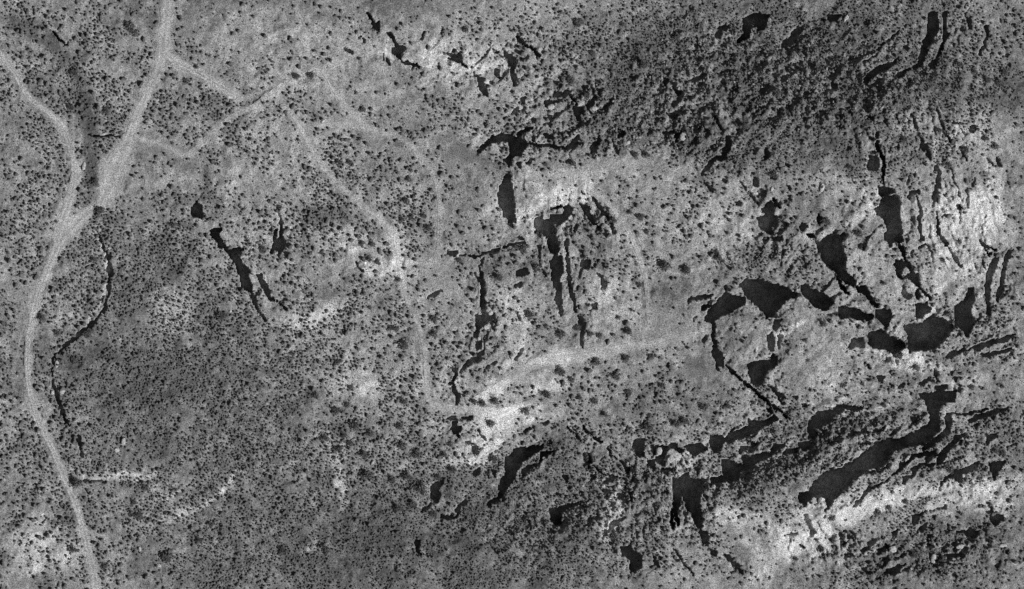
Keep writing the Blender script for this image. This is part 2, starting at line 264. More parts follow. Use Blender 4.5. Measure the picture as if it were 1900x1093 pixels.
# ------------------------------------------------------------ ravines and cracks (traced in map tiles)
VIEW = dict(A=(0,0),B=(470,0),C=(940,0),D=(1420,0),E=(0,360),F=(470,360),G=(940,360),H=(1420,360),I=(0,713),J=(470,713),K=(940,713),L=(1420,713))
SC = 2.877
VIEW.update(dict(a=(1580,180),b=(1580,340),c=(1290,320),d=(1280,500),e=(1580,500),f=(1580,660),g=(1580,830),h=(1280,890),i=(1280,730),j=(880,160),k=(960,330),l=(780,560),m=(780,730),n=(1020,760),o=(560,400),q=(640,27)))
RAV = [
 ('C','short upright ravine dropping through the pale northern shelf',[(-16,272),(10,285),(52,318),(42,360),(48,400),(55,458),(38,460),(18,400),(28,365),(0,325)]),
 ('P','lens-shaped dark ravine with a smooth curved western edge',[(946,322),(937,327),(929,342),(923.5,361),(926,380),(932,391),(937,402),(948,413),(957,415),(956,398),(954,381),(954,360),(949,342),(950,327)]),
 ('C',None,[(50,195),(65,200),(100,235),(160,265),(175,300),(165,312),(150,275),(100,245),(55,215)]),
 ('C',None,[(880,465),(930,480),(940,500),(915,505)]),
 ('C',None,[(835,410),(872,430),(850,457)]),
 ('C',None,[(975,435),(1060,392),(1072,400),(1000,442)]),
 ('C',None,[(850,598),(915,620),(905,637),(880,632)]),
 ('C',None,[(828,702),(888,702),(888,714),(828,717)]),
 ('C',None,[(932,705),(925,740),(905,770),(903,725)]),
 ('C','crooked ravine on the dark northeastern hillside above the sandy flat',[(1175,725),(1195,735),(1190,800),(1150,870),(1112,850),(1085,890),(1040,945),(1030,935),(1070,880),(1105,838),(1140,835),(1160,790)]),
 ('C','dark notch cut into the hillside at the northern edge',[(1260,100),(1310,70),(1381,70),(1400,90),(1381,150),(1350,165),(1315,130),(1300,200),(1250,230),(1230,225),(1270,180)]),
 ('C',None,[(1140,140),(1195,133),(1190,150),(1160,165),(1145,205),(1118,198)]),
 ('D',None,[(335,75),(410,75),(385,105),(350,115)]),
 ('D','small dark cleft on the hillside near the northern edge',[(175,140),(210,150),(170,215),(125,245),(95,250),(90,220),(130,205),(150,170)]),
 ('D','long curved ravine running down from the northeastern edge',[(872,65),(920,65),(922,160),(895,215),(870,250),(865,290),(840,345),(790,370),(750,390),(725,420),(705,405),(705,385),(760,375),(815,345),(830,290),(840,235),(865,180)]),
 ('D','narrower ravine just east of the long curved ravine',[(945,65),(972,65),(965,165),(985,180),(955,235),(920,310),(905,370),(880,375),(870,345),(910,320),(930,265),(950,210),(955,150)]),
 ('D','slanting ravine just west of the long curved ravine',[(700,318),(700,335),(640,370),(600,395),(560,425),(535,465),(525,440),(545,395),(590,355),(650,345)]),
 ('D',None,[(1075,90),(1090,95),(1102,160),(1088,158)]),
 ('D','short dark cleft in the northeastern corner',[(1172,145),(1192,135),(1190,195),(1170,260),(1150,300),(1135,290),(1160,245),(1178,195)]),
 ('D',None,[(345,440),(387,455),(370,477)]),
 ('D',None,[(100,868),(128,882),(122,905)]),
 ('D',None,[(0,795),(24,820),(10,855),(-10,850)]),
 ('D',None,[(900,990),(922,1000),(902,1062),(888,1040)]),
 ('H','small ravine with a trailing southern tail on the eastern slope',[(740,445),(770,425),(820,425),(820,470),(830,510),(870,555),(850,545),(810,500),(785,465)]),
 ('H','wedge-shaped ravine with a ragged top above the southeastern shelves',[(265,235),(290,255),(310,240),(345,215),(370,205),(395,225),(430,215),(410,260),(415,300),(430,340),(420,395),(440,430),(465,450),(480,480),(450,490),(420,460),(380,420),(320,370),(285,310)]),
 ('H',None,[(370,420),(400,450),(440,520),(450,540),(420,520),(400,470)]),
 ('H','narrow slanting ravine south of the ragged wedge-shaped ravine',[(485,490),(530,495),(560,540),(610,605),(590,605),(540,550),(500,520)]),
 ('H','angular dark pocket at the end of the narrow slanting ravine',[(590,620),(660,615),(680,660),(650,715),(625,690),(590,650)]),
 ('H','flat oblong ravine leading east to the angular dark pocket',[(390,600),(430,595),(470,610),(520,635),(580,650),(560,680),(500,675),(460,655),(400,675)]),
 ('H','oval ravine just east of the broad dark basin',[(190,495),(230,490),(290,525),(350,555),(365,580),(330,620),(300,625),(250,580),(200,540)]),
 ('P','broad dark basin pointing south amid the eastern ledges',[(1373,530),(1388,518),(1408,518),(1435,527),(1462,535),(1480,546),(1474,553),(1458,558),(1444,576),(1434,590),(1424,591),(1418,580),(1400,565),(1381,548)]),
 ('H','rounded dark ravine just west of the kite-shaped ravine',[(545,750),(620,725),(650,750),(720,780),(745,810),(720,835),(690,860),(660,840),(600,825),(545,800)]),
 ('H',None,[(475,775),(520,770),(535,810),(490,825),(440,828)]),
 ('H','large kite-shaped dark ravine on the eastern side',[(745,700),(830,690),(900,650),(950,670),(1005,710),(960,780),(900,830),(840,835),(790,840),(755,800),(765,770)]),
 ('H','upright ravine pinched at its foot,east of the kite-shaped ravine',[(1010,600),(1060,570),(1085,500),(1110,500),(1120,560),(1095,620),(1110,700),(1085,765),(1050,730),(1015,700)]),
 ('H','upper of two level ravines by the eastern edge',[(1085,830),(1180,790),(1290,755),(1330,750),(1300,775),(1230,795),(1140,835)]),
 ('H','lower of two level ravines by the eastern edge',[(1140,855),(1220,840),(1290,825),(1330,820),(1300,840),(1190,868)]),
 ('H',None,[(960,870),(1000,845),(1060,825),(1085,830),(1020,855),(970,882)]),
 ('H',None,[(20,1030),(50,1040),(105,1100),(80,1095)]),
 ('P','forked dark ravine below the pale ledge with the bright streak',[(1386,678),(1400,671),(1420,668),(1433,660),(1444,664),(1440,680),(1424,690),(1418,710),(1405,717),(1395,710),(1390,695)]),
 ('H',None,[(440,450),(480,455),(470,492),(440,480)]),
 ('G','thin straight cleft parallel to the long upright ravine',[(315,245),(330,250),(332,320),(343,420),(354,510),(368,590),(382,635),(370,640),(350,560),(332,470),(324,350),(316,290)]),
 ('G',None,[(380,650),(400,660),(415,710),(412,760),(407,825),(390,810),(395,750),(385,700)]),
 ('G',None,[(480,418),(510,438),(532,470),(525,505),(505,510),(508,465),(490,437)]),
 ('G',None,[(460,590),(486,585),(480,620),(465,620)]),
 ('G',None,[(48,410),(110,398),(122,425),(80,440),(55,440)]),
 ('G',None,[(35,490),(80,468),(80,490),(45,502)]),
 ('G','shark-fin-shaped dark ravine just west of the broad dark basin',[(1060,670),(1085,620),(1120,590),(1140,555),(1170,530),(1215,540),(1275,560),(1270,585),(1225,615),(1180,640),(1130,660),(1100,690),(1075,685)]),
 ('G',None,[(978,570),(1050,548),(1112,533),(1090,552),(1010,572)]),
 ('G',None,[(1038,603),(1092,598),(1060,617)]),
 ('G',None,[(1053,760),(1066,753),(1062,790)]),
 ('F','small dark ravine with two upward prongs on the western mesa',[(105,200),(125,190),(122,235),(143,235),(138,150),(152,150),(162,240),(162,290),(145,320),(125,300),(110,305),(93,325),(105,280),(110,250)]),
 ('F','slender leaf-shaped ravine beside the long diagonal ravine',[(20,435),(40,430),(75,490),(90,540),(115,572),(95,570),(55,520),(30,480)]),
 ('E','diamond-shaped dark hollow above the long diagonal ravine',[(1015,70),(1055,40),(1080,70),(1082,132),(1040,118),(1015,95)]),
 ('E','long diagonal ravine with an eastern spur on the western mesa',[(1118,198),(1190,175),(1165,215),(1215,295),(1295,292),(1270,330),(1300,375),(1345,420),(1320,425),(1340,470),(1350,530),(1375,610),(1350,590),(1320,520),(1290,495),(1278,440),(1245,370),(1215,315),(1160,275),(1135,230)]),
 ('F',None,[(0,535),(15,550),(22,600),(55,640),(75,692),(40,650),(5,590)]),
 ('J',None,[(1110,180),(1172,168),(1165,190),(1130,197)]),
 ('J','ragged dark hollow among junipers in the south',[(943,555),(1000,530),(1022,498),(1017,530),(992,570),(1002,600),(975,640),(950,610)]),
 ('J',None,[(1000,703),(1090,703),(1087,717),(1010,722)]),
 ('J',None,[(1078,680),(1093,640),(1140,613),(1142,630),(1107,655),(1092,700)]),
 ('J',None,[(1243,640),(1300,608),(1312,620),(1260,662)]),
 ('J',None,[(1260,450),(1302,470),(1290,492)]),
 ('J',None,[(868,830),(892,830),(887,880),(897,910),(875,897)]),
 ('K','square dark hollow west of the broken rock blocks',[(680,305),(745,290),(735,350),(730,390),(690,375),(675,340)]),
 ('Z','twisting dark ravine threading between the broken rock blocks',[(610,320),(760,298),(830,308),(900,335),(900,278),(980,255),(1040,288),(1100,345),(1190,400),(1110,455),(1070,405),(1010,378),(910,378),(855,430),(815,520),(805,620),(822,700),(800,725),(760,705),(720,705),(650,665),(607,590),(617,530),(740,480),(760,420),(756,350),(645,335),(642,490),(610,490)]),
 ('Z','small dark hollow at the foot of the broken rock blocks',[(468,610),(582,568),(612,680),(642,762),(600,792),(500,740)]),
 ('Z',None,[(755,768),(880,755),(955,780),(955,845),(880,815),(800,803)]),
 ('K','heart-shaped hollow between the rock blocks and the eastern ravines',[(950,338),(990,322),(1035,325),(1077,350),(1040,370),(1005,385)]),
 ('K','tall tapering ravine descending below the broken rock blocks',[(970,475),(980,500),(1055,520),(1040,570),(1030,620),(1040,680),(1050,720),(1045,780),(1075,785),(1080,850),(1060,860),(1040,840),(1025,775),(1000,740),(985,690),(960,650),(940,590),(915,540),(905,505)]),
 ('K','slim cleft along the western side of the tall tapering ravine',[(888,500),(918,515),(938,590),(928,640),(910,680),(922,740),(912,768),(903,700),(890,650),(895,590),(884,540)]),
 ('K',None,[(882,655),(892,700),(890,780),(877,772)]),
 ('K',None,[(1073,868),(1122,895),(1112,927),(1090,912)]),
 ('K',None,[(1165,908),(1210,950),(1262,1015),(1235,1012),(1200,962)]),
 ('K',None,[(230,665),(280,660),(350,640),(412,628),(350,657),(290,690),(302,740),(270,757),(240,730)]),
 ('K','dark hollow with scattered rocks near the southern edge',[(608,870),(650,860),(660,838),(682,890),(722,920),(728,960),(690,1005),(660,985),(660,940),(620,905)]),
 ('K',None,[(553,745),(602,720),(602,750),(550,782)]),
 ('K',None,[(780,905),(800,940),(822,987),(790,962)]),
 ('K',None,[(185,372),(252,358),(200,392)]),
 ('L','great dark canyon sweeping southwest beneath the eastern shelves',[(820,45),(1025,40),(1015,88),(940,98),(930,150),(935,210),(930,240),(890,290),(850,325),(780,330),(730,340),(690,360),(665,390),(650,420),(600,450),(530,470),(470,520),(400,580),(360,630),(330,660),(325,610),(260,595),(220,625),(215,650),(170,600),(180,575),(240,580),(255,525),(300,490),(350,450),(400,450),(430,430),(490,400),(540,360),(580,320),(650,285),(720,290),(780,265),(850,230),(890,195),(870,130),(850,80)]),
 ('L',None,[(208,688),(230,700),(255,765),(267,797),(240,792),(213,730)]),
 ('L',None,[(400,825),(437,850),(410,857)]),
 ('L',None,[(640,1000),(700,970),(747,963),(690,1005),(640,1020)]),
 ('L',None,[(505,890),(552,868),(527,902)]),
 ('L',None,[(640,848),(662,870),(655,892)]),
 ('L',None,[(958,910),(1062,903),(1062,922),(980,932)]),
 ('c','ragged ravine with finger-like edges on the pale eastern slope',[(760,400),(800,430),(830,380),(890,335),(930,380),(940,500),(970,560),(960,610),(920,640),(860,600),(900,670),(930,715),(870,720),(800,690),(750,640),(740,590),(725,530),(800,530),(820,540),(800,480),(770,440)]),
 ('c',None,[(680,60),(735,75),(735,165),(680,160)]),
 ('c',None,[(745,210),(830,215),(820,280),(770,285),(745,250)]),
 ('c',None,[(870,30),(950,40),(940,85),(880,70)]),
 ('c',None,[(880,760),(950,765),(1010,748),(1028,800),(960,818)]),
 ('c',None,[(480,345),(540,360),(530,402),(485,400)]),
 ('c',None,[(1240,590),(1330,620),(1340,660),(1250,690),(1215,660)]),
 ('c',None,[(1310,720),(1400,720),(1390,770),(1330,765)]),
 ('c',None,[(1430,510),(1480,520),(1470,610),(1425,600)]),
 ('b','tall dark ravine with a flared top beside the eastern slickrock',[(340,200),(420,150),(500,150),(545,210),(560,300),(570,400),(590,580),(600,690),(545,690),(490,680),(460,750),(390,670),(375,600),(425,570),(430,520),(370,420),(280,340),(265,300),(330,265)]),
 ('b',None,[(320,40),(480,60),(490,110),(430,140),(370,150),(320,130)]),
 ('b','small ragged hollow southwest of the trailing-tailed ravine',[(530,900),(600,890),(630,960),(590,1060),(550,1060),(500,950)]),
 ('b',None,[(640,160),(690,100),(770,90),(770,130),(700,140),(650,175)]),
 ('b','long thin upright cleft near the eastern edge',[(1640,890),(1720,870),(1700,960),(1650,1060),(1640,1150),(1620,1300),(1610,1400),(1630,1560),(1600,1530),(1560,1330),(1560,1200),(1580,1050),(1630,950)]),
 ('b','ragged cleft along the eastern edge',[(1840,780),(1870,800),(1845,930),(1800,1010),(1790,1130),(1770,1280),(1720,1400),(1705,1360),(1720,1250),(1750,1150),(1755,1040),(1790,920)]),
 ('b',None,[(1220,262),(1305,280),(1290,312),(1230,302)]),
 ('a',None,[(190,700),(290,700),(320,820),(260,880),(200,860),(180,760)]),
 ('a',None,[(800,558),(880,550),(892,590),(850,627),(800,602)]),
 ('a',None,[(1380,340),(1450,350),(1420,440),(1380,420)]),
 ('e',None,[(600,200),(640,260),(690,300),(680,350),(620,340),(580,280)]),
 ('e','dark pocket just north of the kite-shaped ravine',[(760,400),(880,400),(918,470),(830,575),(770,562)]),
 ('e',None,[(1098,1030),(1150,970),(1222,938),(1180,1002),(1120,1042)]),
 ('d',None,[(140,450),(240,428),(285,418),(240,452),(150,474)]),
 ('d','jagged dark cleft above the long straight crack',[(262,640),(295,650),(290,780),(320,880),(345,955),(400,1040),(400,1130),(330,1120),(270,1030),(250,910),(280,900),(262,790)]),
 ('d',None,[(1000,600),(1072,598),(1040,680),(1000,722),(978,690)]),
 ('d',None,[(910,770),(980,750),(992,850),(982,975),(930,952),(908,860)]),
 ('d',None,[(1040,760),(1092,770),(1080,850),(1045,965),(1036,900)]),
 ('f',None,[(980,380),(1130,338),(1137,382),(1060,417),(1000,407)]),
 ('f',None,[(790,330),(900,258),(932,290),(840,352)]),
 ('f',None,[(138,80),(200,110),(212,164),(160,132)]),
 ('f',None,[(288,238),(392,248),(342,325)]),
 ('f',None,[(430,298),(502,350),(470,364)]),
 ('f','narrow ravine along the ledge beside the great canyon',[(1100,690),(1172,678),(1172,800),(1150,900),(1090,960),(1000,1050),(900,1105),(850,1120),(840,1085),(1000,960),(1100,860)]),
 ('f','slanting ravine high on the southeastern terraces',[(1368,802),(1400,730),(1500,690),(1650,640),(1790,618),(1840,610),(1780,652),(1600,712),(1450,762)]),
 ('f',None,[(1560,918),(1692,918),(1660,967),(1602,992),(1592,1065),(1572,960)]),
 ('f','dark ravine running parallel outside the narrow ledge ravine',[(1010,1200),(1090,1090),(1190,1000),(1228,930),(1352,908),(1272,972),(1185,1075),(1130,1160),(1060,1260),(1000,1280)]),
 ('g','dark cleft winding along the ledge below the great canyon',[(10,695),(100,590),(190,465),(300,435),(450,365),(560,255),(570,185),(640,175),(700,95),(860,55),(1000,58),(1012,105),(850,105),(740,125),(650,195),(580,285),(470,345),(420,395),(300,455),(200,515),(120,615),(50,697)]),
 ('g',None,[(588,445),(608,348),(700,328),(700,258),(790,205),(992,188),(960,225),(810,225),(740,315),(640,405)]),
 ('g',None,[(1200,250),(1290,288),(1302,382),(1220,413),(1188,330)]),
 ('g','funnel-shaped ravine by the southeastern edge',[(1608,178),(1825,168),(1702,290),(1668,395),(1636,300)]),
 ('g',None,[(718,800),(902,738),(802,802),(782,902),(720,912)]),
 ('g',None,[(770,962),(850,908),(905,878),(820,995)]),
 ('g','ragged dark hollow near the southeastern corner',[(1618,788),(1782,798),(1792,852),(1700,914),(1630,882)]),
 ('g',None,[(1318,1000),(1400,956),(1485,990),(1440,1065),(1350,1065)]),
 ('g',None,[(1598,678),(1642,690),(1640,765)]),
 ('g',None,[(470,1000),(542,978),(520,1035)]),
 ('h',None,[(1760,688),(1832,720),(1822,764),(1768,730)]),
 ('i','straight-edged ravine slanting up toward the long straight crack',[(420,560),(460,480),(580,440),(700,370),(690,300),(780,330),(900,310),(990,262),(1032,310),(920,370),(800,442),(700,502),(560,553),(470,603)]),
 ('i','slipper-shaped ravine between the heart-shaped hollow and the ledges',[(240,488),(330,488),(420,560),(400,620),(350,682),(290,703),(250,600)]),
 ('i','stepped dark ravine in the southeastern ledges',[(368,790),(480,788),(620,850),(690,903),(600,922),(560,1022),(480,1043),(360,1052),(235,1083),(260,990),(400,980),(400,900)]),
 ('i','ragged ravine slanting eastward below the straight-edged ravine',[(630,850),(618,740),(720,738),(850,698),(962,698),(1000,600),(1132,598),(1060,650),(1000,712),(900,762),(800,822),(700,902)]),
 ('i',None,[(608,620),(702,618),(640,682),(588,723),(600,660)]),
 ('i',None,[(1080,722),(1130,668),(1292,662),(1250,692),(1150,713)]),
 ('i','knobbly dark hollow at the eastern end of the slanting ravine',[(1288,580),(1370,558),(1472,600),(1430,652),(1350,672),(1288,620)]),
 ('i','broad dark ravine below the pale shelf of scattered junipers',[(1380,380),(1430,290),(1500,228),(1700,188),(1720,148),(1835,138),(1960,160),(2050,180),(1960,215),(1822,182),(1692,272),(1632,342),(1530,412),(1450,432),(1502,472),(1470,532),(1408,522)]),
 ('i',None,[(1208,45),(1272,28),(1262,84)]),
 ('i',None,[(912,170),(962,168),(974,232),(930,212)]),
 ('i',None,[(1318,120),(1375,118),(1370,172),(1330,165)]),
 ('j','arched ravine with a downward prong above the lens-shaped ravine',[(40,752),(120,680),(200,588),(320,548),(420,568),(500,598),(560,638),(655,678),(592,742),(562,802),(442,852),(412,955),(328,872),(430,800),(420,700),(390,640),(250,642),(150,702),(60,774)]),
 ('j',None,[(488,580),(570,508),(650,478),(694,488),(600,532),(530,592)]),
 ('j','dark eastern end of the thin crack below the broken rock rim',[(1080,700),(1170,620),(1232,588),(1224,680),(1172,743),(1090,743)]),
 ('j',None,[(1358,700),(1440,650),(1470,578),(1503,600),(1452,692),(1422,773),(1380,784)]),
 ('j',None,[(808,543),(870,558),(934,600),(912,633),(840,602)]),
 ('j',None,[(818,180),(904,152),(862,222),(830,243)]),
 ('j',None,[(938,68),(1050,75),(1113,52),(1082,112),(1010,127),(938,133)]),
 ('j','angular ravine between broken blocks of the northern rock rim',[(1298,240),(1370,180),(1420,118),(1433,160),(1392,252),(1332,284)]),
 ('j',None,[(1150,230),(1262,240),(1282,290),(1242,402),(1220,402),(1180,322)]),
 ('j',None,[(538,150),(603,107),(592,202),(550,204)]),
 ('j',None,[(1688,498),(1783,560),(1742,603),(1688,602)]),
 ('j',None,[(488,900),(553,888),(532,953)]),
 ('j',None,[(598,900),(684,858),(652,913)]),
 ('k','long dark upright ravine hanging from the arched rim',[(203,500),(280,458),(310,500),(380,500),(388,438),(530,438),(538,350),(600,328),(664,380),(642,432),(562,502),(490,553),(470,563),(440,540),(400,640),(442,690),(470,780),(493,800),(484,900),(545,930),(532,1093),(505,1180),(510,1240),(520,1300),(505,1400),(520,1480),(525,1600),(500,1610),(470,1500),(430,1450),(455,1300),(400,1190),(400,1093),(380,980),(440,940),(370,850),(360,710),(280,660),(240,632),(203,642)]),
 ('k','short slanting cleft just east of the arched recess',[(728,298),(800,308),(852,350),(863,420),(903,500),(924,553),(880,542),(830,462),(778,390)]),
 ('k',None,[(758,958),(864,968),(842,1053),(748,1053)]),
 ('k',None,[(928,568),(984,590),(960,618)]),
 ('k',None,[(555,760),(608,738),(594,835),(570,830)]),
 ('k',None,[(0,680),(60,690),(90,720),(40,740)]),
 ('l',None,[(702,0),(752,0),(772,90),(792,160),(884,148),(862,192),(792,222),(742,262),(682,322),(652,423),(618,402),(618,358),(660,330),(640,250),(648,158),(740,160),(720,80)]),
 ('l',None,[(663,468),(703,480),(703,553),(668,542)]),
 ('l',None,[(348,780),(444,758),(402,854)]),
 ('m','crescent-shaped ravine beside the brightest pale shelf',[(368,350),(410,318),(433,340),(402,390),(493,378),(472,432),(442,470),(468,524),(420,502),(368,452),(357,410)]),
 ('m',None,[(298,310),(424,247),(402,292),(330,324)]),
 ('m','small triangular hollow in the brightest pale shelf',[(588,640),(662,623),(663,680),(694,724),(620,693)]),
 ('m','hooked dark ravine below the brightest pale shelf',[(990,760),(1060,720),(1100,650),(1200,628),(1330,618),(1455,606),(1444,652),(1332,703),(1222,793),(1142,882),(1102,992),(1033,1093),(985,1180),(940,1270),(905,1250),(920,1180),(930,1080),(960,1010),(1010,960),(1000,850)]),
 ('m',None,[(608,920),(704,878),(683,942),(640,963)]),
 ('m',None,[(1408,350),(1514,318),(1503,362),(1430,373)]),
 ('m',None,[(1418,690),(1564,686),(1482,742),(1418,744)]),
 ('m',None,[(1658,968),(1722,968),(1734,1055)]),
 ('n',None,[(888,668),(954,668),(932,744)]),
 ('n',None,[(468,768),(554,800),(522,834)]),
 ('n',None,[(148,768),(213,780),(203,834)]),
 ('n',None,[(798,988),(864,1000),(852,1064),(798,1062)]),
 ('n',None,[(928,968),(973,968),(952,1064)]),
 ('n',None,[(390,540),(440,500),(490,560),(500,610),(420,610)]),
 ('o',None,[(1308,323),(1404,330),(1393,368),(1312,362)]),
 ('q',None,[(180,-15),(240,10),(260,60),(312,65),(302,148),(253,127),(243,50)]),
 ('q','hooked dark ravine below the northern edge,between two pale shelves',[(362,158),(417,153),(442,220),(472,275),(532,278),(543,322),(502,352),(512,402),(584,432),(640,458),(662,450),(656,487),(600,462),(540,432),(478,387),(412,332),(428,295),(463,280),(428,220)]),
 ('q','small wedge-shaped ravine on the pale northern shelf',[(918,348),(1042,358),(1048,420),(1092,460),(1143,472),(1090,474),(1018,423),(928,392)]),
 ('q',None,[(1198,558),(1238,568),(1253,640),(1284,722),(1250,733),(1198,642)]),
 ('q',None,[(1343,488),(1383,500),(1393,578),(1348,552)]),
 ('q',None,[(0,308),(72,330),(72,358),(0,342)]),
]
